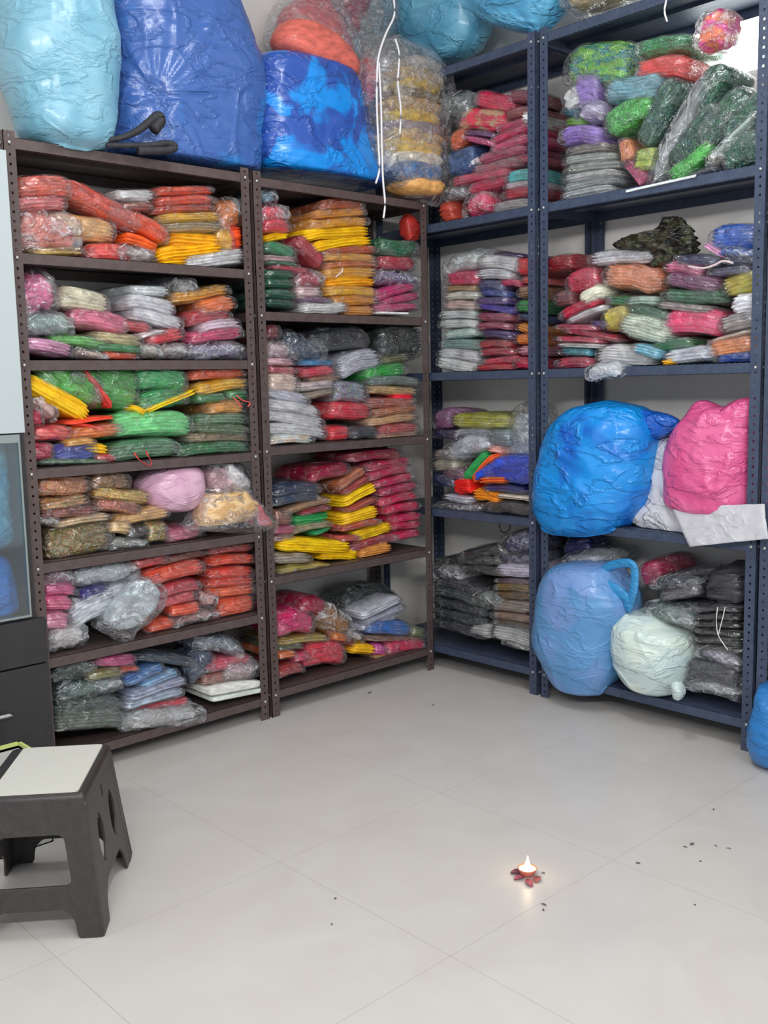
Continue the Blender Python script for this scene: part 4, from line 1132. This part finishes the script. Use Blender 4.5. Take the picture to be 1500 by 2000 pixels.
b = bag('carrier_bag', 'R', [(1098, 1150, 1190), (1104, 1108, 1208), (1118, 1086, 1216), (1140, 1076, 1232), (1165, 1070, 1238), (1190, 1066, 1234), (1230, 1060, 1218), (1265, 1060, 1214), (1300, 1074, 1206), (1328, 1086, 1192), (1343, 1098, 1180), (1349, 1120, 1150)],
    -.13, .34, LB, 'large steel blue carrier bag hanging over the bottom shelf', zlo=ZC[4], zhi=ZC[3], amp=.005, seed=21, rfreq=8, nr=90, nu=150, star=[((1225, 1195), [(1140, 1110), (1115, 1150), (1150, 1190), (1180, 1112), (1200, 1240)]), ((1150, 1112), [(1210, 1180)])])
hm = bagmat((50, 140, 196), None, rough=.4, bump=.5)
XN = Vector((1, 0, 0))
tube('handle', [(at(x, y, 'R', d)-b.location) for x, y, d in ((1160, 1128, 0), (1186, 1108, -.02), (1214, 1100, -.03), (1236, 1104, -.035), (1240, 1130, -.035), (1236, 1160, -.035), (1224, 1192, -.01))], .017, hm, b, flat=.45, seg=12, nrm=XN)
tube('handle', [(at(x, y, 'R', d)-b.location) for x, y, d in ((1168, 1122, -.01), (1184, 1140, -.03), (1204, 1152, -.035), (1222, 1166, -.03), (1228, 1186, -.02))], .020, hm, b, flat=.45, seg=12, nrm=XN)
PG = bagmat((196, 214, 212), (218, 232, 222), (.45, .6), 8, .33, bump=.5)
b = bag('plastic_bag', 'R', [(1192, 1240, 1258), (1196, 1228, 1282), (1210, 1216, 1306), (1228, 1212, 1340), (1260, 1209, 1350), (1290, 1212, 1348), (1320, 1222, 1338), (1340, 1236, 1326), (1349, 1256, 1310)],
    -.09, .30, PG, 'pale mint white tied bag sitting at the bottom shelf edge', zlo=ZC[4], zhi=ZC[3], amp=.005, seed=22, rfreq=10, nr=80, nu=130, star=[((1298, 1218), [(1240, 1222), (1252, 1250), (1268, 1262), (1290, 1280), (1310, 1270), (1336, 1250), (1345, 1238)])])
bag('knot', 'R', [(1330, 1318, 1330), (1340, 1314, 1334), (1352, 1316, 1336), (1362, 1318, 1332), (1366, 1322, 1328)], -.11, .05, PG, None, parent=b, amp=.006, seed=23, nr=16, nu=24)
b2 = bag('plastic_bag', 'R', [(1336, 1494, 1540), (1360, 1488, 1570), (1410, 1480, 1600), (1450, 1476, 1600), (1478, 1484, 1580), (1490, 1500, 1540)], -.16, .30, bagmat((40, 118, 186), None, rough=.4, bump=.5), 'steel blue bag on the floor at the right photo edge', amp=.008, seed=24)
# camouflage cloth heap
cam_rows = [(424, 1298, 1318), (432, 1288, 1334), (446, 1276, 1346), (458, 1222, 1350), (468, 1210, 1352), (478, 1216, 1356), (488, 1262, 1354), (498, 1274, 1352), (510, 1278, 1334), (520, 1282, 1298)]
CM = cloth((64, 66, 48), (34, 32, 30), True)
bag('camouflage_cloth', 'R', cam_rows, -.005, .12, CM, 'bunched dark camouflage cloth on the second tier of the right rack', 'cloth', amp=.028, seed=25, rfreq=34, nr=60, nu=90)
# beige strap
tag(tube('beige_strap', [at(x, y, 'R', -.008) for x, y in ((1345, 520), (1372, 524), (1395, 518), (1412, 510), (1432, 514))], .004, simple('beige_fabric', (206, 188, 190), .7)), 'thin beige strap lying on the navy packets', 'strap')
# black rolled cloth on the left rack top
BK = simple('black_fabric', (34, 34, 38), .7, 0, (46, 46, 50), 40, .3, 80)
r0 = tube('black_cloth', [at(x, y, 'L', d) for x, y, d in ((212, 274, -.03), (240, 268, -.035), (268, 256, -.04), (292, 238, -.045), (308, 226, -.05), (314, 236, -.055), (300, 254, -.055))], .017, BK, seg=12, taper=lambda t: .45+.7*t)
tag(r0, 'black rolled cloth with curled tip on the left rack top', 'cloth')
r1 = tube('black_cloth', [at(x, y, 'L', d) for x, y, d in ((208, 284, -.03), (250, 284, -.04), (290, 284, -.05), (330, 280, -.06), (342, 288, -.06), (322, 294, -.06), (270, 294, -.05))], .013, BK, seg=12, taper=lambda t: .6+.5*t)
tag(r1, 'black folded cloth lying flat on the left rack top', 'cloth')
# metal hook under the third shelf of the corner rack
IR = simple('dark_iron', (46, 42, 46), .5, .4)
o = tube('hook', [at(x, y, 'R', .05) for x, y in ((986, 1010), (976, 1022), (978, 1036), (986, 1040), (995, 1034), (996, 1020), (990, 1014))], .0032, IR)
tag(o, 'dark metal hook hanging under the third shelf of the corner rack', 'hook')
# red ribbon loop, white strings
RB = simple('red_ribbon', (206, 60, 58), .6)
tag(tube('red_ribbon', [at(x, y, 'L', d) for x, y, d in ((262, 884, .01), (270, 896, -.012), (282, 905, -.016), (292, 910, -.016), (296, 902, -.016), (289, 890, -.012), (286, 882, .01))], .0035, RB, flat=.4), 'red ribbon loop dangling over the fourth shelf of the left rack', 'ribbon')
for q, lb in (([(455, 776), (465, 786), (472, 796)], 'pink red tie end on the apricot packet, left of two'), ([(462, 772), (474, 782), (488, 786), (484, 794)], 'pink red tie end on the apricot packet, right of two')):
    tag(tube('red_tie', [at(x, y, 'L', -.008) for x, y in q], .004, simple('coral_ribbon', (232, 92, 96), .6), flat=.5), lb, 'ribbon')
tag(tube('white_string', [at(x, y, 'R', -.012) for x, y in ((1402, 1186), (1399, 1210), (1402, 1238), (1412, 1256), (1422, 1270))], .0016, WHITE), 'thin pale string dangling over the black packets', 'string')
tag(tube('white_string', [at(x, y, 'R', -.012) for x, y in ((1416, 1186), (1412, 1205), (1406, 1228), (1403, 1240))], .0016, WHITE), 'second thin pale string joining the longer one', 'string')
tag(tube('white_tag', [at(x, y, 'L', -.006) for x, y in ((669, 522), (668, 530), (660, 537), (656, 541))], .0035, WHITE, flat=.5), 'curled white tag on the tall yellow stack', 'tag')

# ------------------------------------------------------------------ cabinet at the left with drawers and a mirror door drawn as clear glass
BLK = simple('black_laminate', (40, 38, 40), .4, 0, (46, 44, 46), 20)
cab = empty('mirror_cabinet', (-2.86, -.04, 0)); tag(cab, 'black cabinet with mirror door drawn as clear glass above two drawers at the left edge', 'cabinet')
W_ = 1.004; H_ = 2.02; D_ = .40
bm = bmesh.new()
add_box(bm, 0, .02, .02, D_, 0, H_); add_box(bm, W_-.02, W_, .02, D_, 0, H_); add_box(bm, .02, W_-.02, D_-.015, D_, 0, H_)
for z in (0.02, .56, 1.16, H_-.02): add_box(bm, .02, W_-.02, .02, D_-.015, z, z+.02)
bm_obj('body', bm, BLK, cab)
for z0, z1 in ((.03, .425), (.43, .575)):
    d = box_obj('drawer', (.004, W_+.022, 0, .02, z0, z1), BLK, cab, .002)
    if z0 < .1:
        tube('handle', [(W_-.34, -.028, .292), (W_-.22, -.028, .292), (W_-.118, -.028, .292)], .007, simple('chrome', (200, 202, 205), .15, 1), d, seg=10)
fr = simple('aluminium_frame', (150, 160, 158), .35, .6)
bm = bmesh.new()
for (a, b_, c_, d_) in ((.01, W_-.022, .585, .592), (.01, W_-.022, 1.14, 1.165)): add_box(bm, a, b_, 0, .016, c_, d_)
for a in (.01, W_-.028): add_box(bm, a, a+.006, 0, .016, .592, 1.14)
dr = bm_obj('door', bm, fr, cab)
gl, t_, ns_, ln_, b_ = nt('cabinet_glass'); ns_.remove(b_)
tr = ns_.new('ShaderNodeBsdfTransparent'); tr.inputs[0].default_value = (.80, .90, .92, 1); gg = ns_.new('ShaderNodeBsdfGlossy'); gg.inputs['Roughness'].default_value = .05
mx = ns_.new('ShaderNodeMixShader'); mx.inputs[0].default_value = .12; ln_.new(tr.outputs[0], mx.inputs[1]); ln_.new(gg.outputs[0], mx.inputs[2]); ln_.new(mx.outputs[0], ns_['Material Output'].inputs[0])
box_obj('glass_pane', (.016, W_-.028, .005, .009, .592, 1.14), gl, dr)  # clear pane in place of the mirror
box_obj('upper_panel', (.004, W_-.004, 0, .018, 1.17, H_), simple('pale_laminate', (176, 186, 188), .4), cab)
bag('plastic_bag', 'L', [(1085, -80, -6), (1100, -90, 12), (1140, -90, 26), (1175, -90, 32), (1195, -80, 32), (1202, -60, 16)], .03, .2, bagmat((24, 120, 214), (36, 140, 232), (.4, .6), 6, .35), 'bright blue bag imitating a reflection in the cabinet mirror, lower', amp=.007, seed=30)  # this bag and the next are put in to imitate the mirror's reflections
bag('plastic_bag', 'L', [(862, -60, -4), (880, -80, 4), (940, -80, 8), (990, -80, 14), (1030, -80, 18), (1056, -60, 18), (1068, -30, 6)], .04, .22, bagmat((70, 150, 190), (150, 196, 206), (.45, .6), 7, .35), 'pale teal blue bag imitating a reflection in the cabinet mirror, upper', amp=.009, seed=31)

# ------------------------------------------------------------------ plastic stool
def stool():
    t = empty('plastic_stool', (-2.155, -.715, 0), R(52)); tag(t, 'dark grey plastic step stool with pale woven top at lower left', 'stool')
    PLM = simple('dark_plastic', (48, 45, 43), .42, 0, (56, 53, 51), 50, .12, 160)
    Hs = .345; hx, hy = .165, .125          # local x: long side, y: short side ; half sizes of the top
    fx, fy = .205, .160                        # half sizes at the feet
    def panel(outer, holes, xf, name='side_panel', th=.004):
        cu = bpy.data.curves.new('c', 'CURVE'); cu.dimensions = '2D'; cu.fill_mode = 'BOTH'; cu.extrude = th/2; cu.bevel_depth = .0015
        for loop in [outer]+holes:
            sp = cu.splines.new('POLY'); sp.points.add(len(loop)-1)
            for k, (x, y) in enumerate(loop): sp.points[k].co = (x, y, 0, 1)
            sp.use_cyclic_u = True
        o = bpy.data.objects.new('c', cu); COL.objects.link(o)
        dg = bpy.context.evaluated_depsgraph_get(); me = bpy.data.meshes.new_from_object(o.evaluated_get(dg)); bpy.data.objects.remove(o)
        for v in me.vertices: v.co = xf(v.co)
        me.materials.clear(); me.materials.append(PLM)
        ob = bpy.data.objects.new(name, me); COL.objects.link(ob); ob.parent = t; return ob
    def rnd(pts, r=.015, n=5):
        out = []
        m = len(pts)
        for i, (x, y) in enumerate(pts):
            p = Vector((x, y)); a = Vector(pts[i-1])-p; b = Vector(pts[(i+1) % m])-p
            rr = min(r, a.length*.45, b.length*.45); A = p+a.normalized()*rr; B = p+b.normalized()*rr
            for k in range(n+1):
                s = k/n; q = A*(1-s)**2+p*2*s*(1-s)+B*s*s; out.append((q.x, q.y))
        return out
    zt = Hs-.02
    def wtop(h, f, z): return h+(f-h)*(1-z/Hs)
    # long sides (along x, at y = ±)
    for s in (-1, 1):
        a0, a1 = wtop(hx, fx, zt), fx
        outer = [(-a0, zt), (a0, zt), (a1+.004, .0), (a1-.075, 0), (a1-.085, .05), (a1-.12, .085), (-a1+.12, .085), (-a1+.085, .05), (-a1+.075, 0), (-a1-.004, 0)]
        def ves(cx, cz, w, h): return [(cx+w*math.copysign(abs(math.cos(q))**1.0, math.cos(q)), cz+h*math.sin(q)*(1-.0*abs(math.cos(q)))) for q in [2*math.pi*k/20 for k in range(20)]]
        vs = lambda cx, z0, z1, w: rnd([(cx, z0), (cx-w*.8, z0+.3*(z1-z0)), (cx-w*.8, z0+.7*(z1-z0)), (cx, z1), (cx+w*.8, z0+.7*(z1-z0)), (cx+w*.8, z0+.3*(z1-z0))], .03)
        holes = [vs(-.072, .115, .265, .040), vs(.072, .115, .265, .040), rnd([(-.008, .262), (-.008, .298), (.008, .298), (.008, .262)], .006)]
        panel(rnd(outer, .012), holes, lambda c, s=s: Vector((c.x, s*(wtop(hy, fy, c.y)+c.z), c.y)))
    for s in (-1, 1):
        a0, a1 = wtop(hy, fy, zt), fy
        outer = [(-a0, zt), (a0, zt), (a1+.004, 0), (a1-.055, 0), (a1-.062, .045), (a1-.085, .072), (-a1+.085, .072), (-a1+.062, .045), (-a1+.055, 0), (-a1-.004, 0)]
        holes = [rnd([(-.095, .125), (-.078, .25), (.078, .25), (.095, .125)], .02)]
        panel(rnd(outer, .012), holes, lambda c, s=s: Vector((s*(wtop(hx, fx, c.y)+c.z), c.x, c.y)))
    # corner leg ribs
    for sx in (-1, 1):
        for s2 in (-1, 1):
            V = []; F = []
            for z in (0, zt*.5, zt):
                X, Yy = wtop(hx, fx, z), wtop(hy, fy, z)
                for (dx, dy) in ((0, .036), (0, .016), (.003, .006), (.006, .002), (.016, 0), (.036, 0), (.036, .006), (.018, .008), (.008, .018), (.006, .036)):
                    V.append((sx*(X+.004-dx), s2*(Yy+.004-dy), z))
            for j in range(2):
                for i in range(10): F.append((j*10+i, j*10+(i+1) % 10, (j+1)*10+(i+1) % 10, (j+1)*10+i))
            F.append(tuple(range(10))); F.append(tuple(20+i for i in range(10)))
            mesh_obj('leg', V, F, PLM, t, False)
    bm = bmesh.new(); add_box(bm, -hx-.006, hx+.006, -hy-.006, hy+.006, Hs-.05, Hs)
    bmesh.ops.bevel(bm, geom=bm.edges[:], offset=.014, segments=4, affect='EDGES', profile=.5); bm_obj('seat', bm, PLM, t, True)
    m, tt, ns, ln, b = nt('woven_pad'); tc = tcoord(ns); b.inputs['Roughness'].default_value = .6
    wv = N(ns, 'ShaderNodeTexChecker'); wv.inputs['Scale'].default_value = 260; wv.inputs[1].default_value = rgba((214, 212, 204)); wv.inputs[2].default_value = rgba((188, 188, 178)); ln.new(tc, wv.inputs[0]); ln.new(wv.outputs[0], b.inputs['Base Color'])
    pts = rnd([(-hx+.006, -hy+.012), (hx-.012, -hy+.012), (hx-.012, hy-.03), (-hx+.006, hy-.03)], .012, 4)
    V = [(x, y, Hs) for x, y in pts]+[(x, y, Hs+.004) for x, y in pts]; n = len(pts)
    pd = mesh_obj('seat_pad', V, [tuple(range(n, 2*n)), tuple(range(n))[::-1]]+[(i, (i+1) % n, (i+1) % n+n, i+n) for i in range(n)], m, t, False); pd['label'] = 'pale grey woven pad'
    return t
stool()
# box with a yellow green rim on the floor behind the stool
bx = empty('open_carton', (-2.165, -.305, 0), R(0)); tag(bx, 'white carton with yellow green rim behind the stool', 'box')
bm = bmesh.new()
for (a, b_, c_, d_) in ((-.15, .15, -.1, -.096), (-.15, .15, .096, .1), (-.15, -.146, -.1, .1), (.146, .15, -.1, .1)): add_box(bm, a, b_, c_, d_, 0, .24)
add_box(bm, -.15, .15, -.1, .1, 0, .004)
bm_obj('carton_body', bm, simple('white_card', (196, 198, 192), .6), bx)
bm = bmesh.new()
for (a, b_, c_, d_) in ((-.155, .155, -.105, -.096), (-.155, .155, .096, .105), (-.155, -.146, -.105, .105), (.146, .155, -.105, .105)): add_box(bm, a, b_, c_, d_, .232, .25)
bm_obj('rim', bm, simple('yellow_green_card', (204, 214, 128), .6), bx)

# ------------------------------------------------------------------ oil lamp with petals
def fl(x, y, z=0): return at(x, y, 'F', z)
lc = fl(1030, 1710); CL = simple('terracotta', (196, 104, 84), .6, 0, (206, 118, 96), 60)
lamp = empty('clay_oil_lamp', lc); tag(lamp, 'small lit clay oil lamp burning on the tiled floor', 'oil lamp')
prof = [(.0, .0), (.012, .0), (.019, .006), (.023, .016), (.025, .022), (.0235, .022), (.020, .014), (.014, .009), (0, .008)]
V = []; F = []
for r, z in prof:
    for k in range(28):
        th = 2*math.pi*k/28; V.append((r*math.cos(th), r*math.sin(th), z))
for j in range(len(prof)-1):
    for k in range(28): F.append((j*28+k, j*28+(k+1) % 28, (j+1)*28+(k+1) % 28, (j+1)*28+k))
mesh_obj('cup', V, F, CL, lamp)
em, t_, ns_, ln_, b_ = nt('flame'); b_.inputs['Base Color'].default_value = (1, .8, .4, 1); b_.inputs['Emission Color'].default_value = (1, .72, .34, 1); b_.inputs['Emission Strength'].default_value = 7
pr = [(.001, .016), (.006, .018), (.0085, .024), (.007, .032), (.0035, .042), (.0006, .054)]
V = []; F = []
for r, z in pr:
    for k in range(14):
        th = 2*math.pi*k/14; V.append((r*math.cos(th)+.002*(z/.05), r*math.sin(th), z))
for j in range(len(pr)-1):
    for k in range(14): F.append((j*14+k, j*14+(k+1) % 14, (j+1)*14+(k+1) % 14, (j+1)*14+k))
F += [tuple(range(14))[::-1], tuple(70+k for k in range(14))]
mesh_obj('flame', V, F, em, lamp)
wx, t_, ns_, ln_, b_ = nt('glowing_oil'); b_.inputs['Base Color'].default_value = (1, .85, .5, 1); b_.inputs['Emission Color'].default_value = (1, .86, .5, 1); b_.inputs['Emission Strength'].default_value = 1.6
bm = bmesh.new(); bmesh.ops.create_cone(bm, cap_ends=True, segments=28, radius1=.0200, radius2=.0222, depth=.003)
for v in bm.verts: v.co.z += .0175
bm_obj('oil', bm, wx, lamp)
l = bpy.data.lights.new('flame_light', 'POINT'); l.energy = .12; l.color = (1, .75, .45); l.shadow_soft_size = .01
lo = bpy.data.objects.new('flame_light', l); COL.objects.link(lo); lo.location = lc+Vector((0, 0, .055))
def petal(x, y, L, W, ang, col, label, name='petal', cat='petal', grp=None, z0=.001):
    n = 7; V = []; F = []
    for k in (0, 1):
        for j in range(n+1):
            for i in range(n+1):
                u, v = i/n*2-1, j/n
                wd = W/2*math.sin(math.pi*min(v*.9+.08, 1))**.7
                V.append((u*wd, (v-.5)*L, z0+.006*u*u*W/.02*.6+.004*math.sin(v*3)*L/.03+k*.0008))
    m = (n+1)**2
    for k in (0, 1):
        for j in range(n):
            for i in range(n):
                a = k*m+j*(n+1)+i; F.append((a, a+1, a+n+2, a+n+1) if k else (a, a+n+1, a+n+2, a+1))
    for i in range(n):
        for (a, b_) in ((i, i+1), (n*(n+1)+i+1, n*(n+1)+i), ((i+1)*(n+1), i*(n+1)), (i*(n+1)+n, (i+1)*(n+1)+n)): F.append((a, b_, b_+m, a+m))
    o = mesh_obj(name, V, F, simple('petal_'+str(col[0]), col, .6), None, True, fl(x, y)); o.rotation_euler = (0, 0, R(ang))
    tag(o, label, cat, grp); return o
G = 'dried rose petals round the oil lamp'
petal(1010, 1708, .034, .024, 40, (112, 58, 66), 'dark dried rose petal left of the lamp', grp=G)
petal(1014, 1718, .030, .020, 70, (156, 74, 90), 'dusky pink petal at the lower left of the lamp', grp=G)
petal(1033, 1727, .036, .020, -30, (150, 70, 84), 'dusky pink petal nearest the camera below the lamp', grp=G)
petal(1049, 1720, .030, .020, -60, (150, 80, 76), 'brownish petal right of the lamp', grp=G)
petal(1061, 1706, .009, .006, 20, (104, 108, 98), 'tiny grey green leaf scrap right of the lamp', 'leaf_scrap', 'leaf', z0=.0005)
for i, (x, y, L, W_, a, lb) in enumerate([(1246, 1687, .012, .006, 30, 'small dark scrap right of the lamp'), (1352, 1650, .016, .008, 80, 'largest dark scrap on the right floor'), (1338, 1655, .012, .004, 10, 'thin scrap left of the largest one'),
        (1368, 1683, .008, .004, 60, 'scrap below the largest one'), (1398, 1653, .010, .003, -20, 'thin scrap on the far right, left of two'), (1423, 1658, .012, .003, 30, 'thin scrap on the far right, right of two'),
        (1394, 1582, .014, .004, 100, 'scrap nearest the right rack'), (1062, 1768, .014, .005, 10, 'upper curled scrap in front of the lamp'), (1061, 1778, .010, .004, -30, 'lower curled scrap in front of the lamp'),
        (655, 1756, .008, .005, 90, 'tiny scrap left of centre on the floor'), (648, 1806, .006, .004, 0, 'tiny scrap left of centre, nearer the camera'), (846, 1378, .018, .004, 100, 'scrap on the floor before the corner, lower'),
        (722, 1354, .024, .006, 95, 'scrap on the floor before the middle rack'), (898, 1294, .030, .008, 60, 'dark wrapper scrap before the corner rack'), (1357, 1768, .006, .004, 0, 'tiny scrap on the lower right floor')]):
    petal(x, y, L, W_, a, (84, 80, 74), lb, 'leaf_scrap', 'leaf', 'scraps on the floor', z0=.0004)
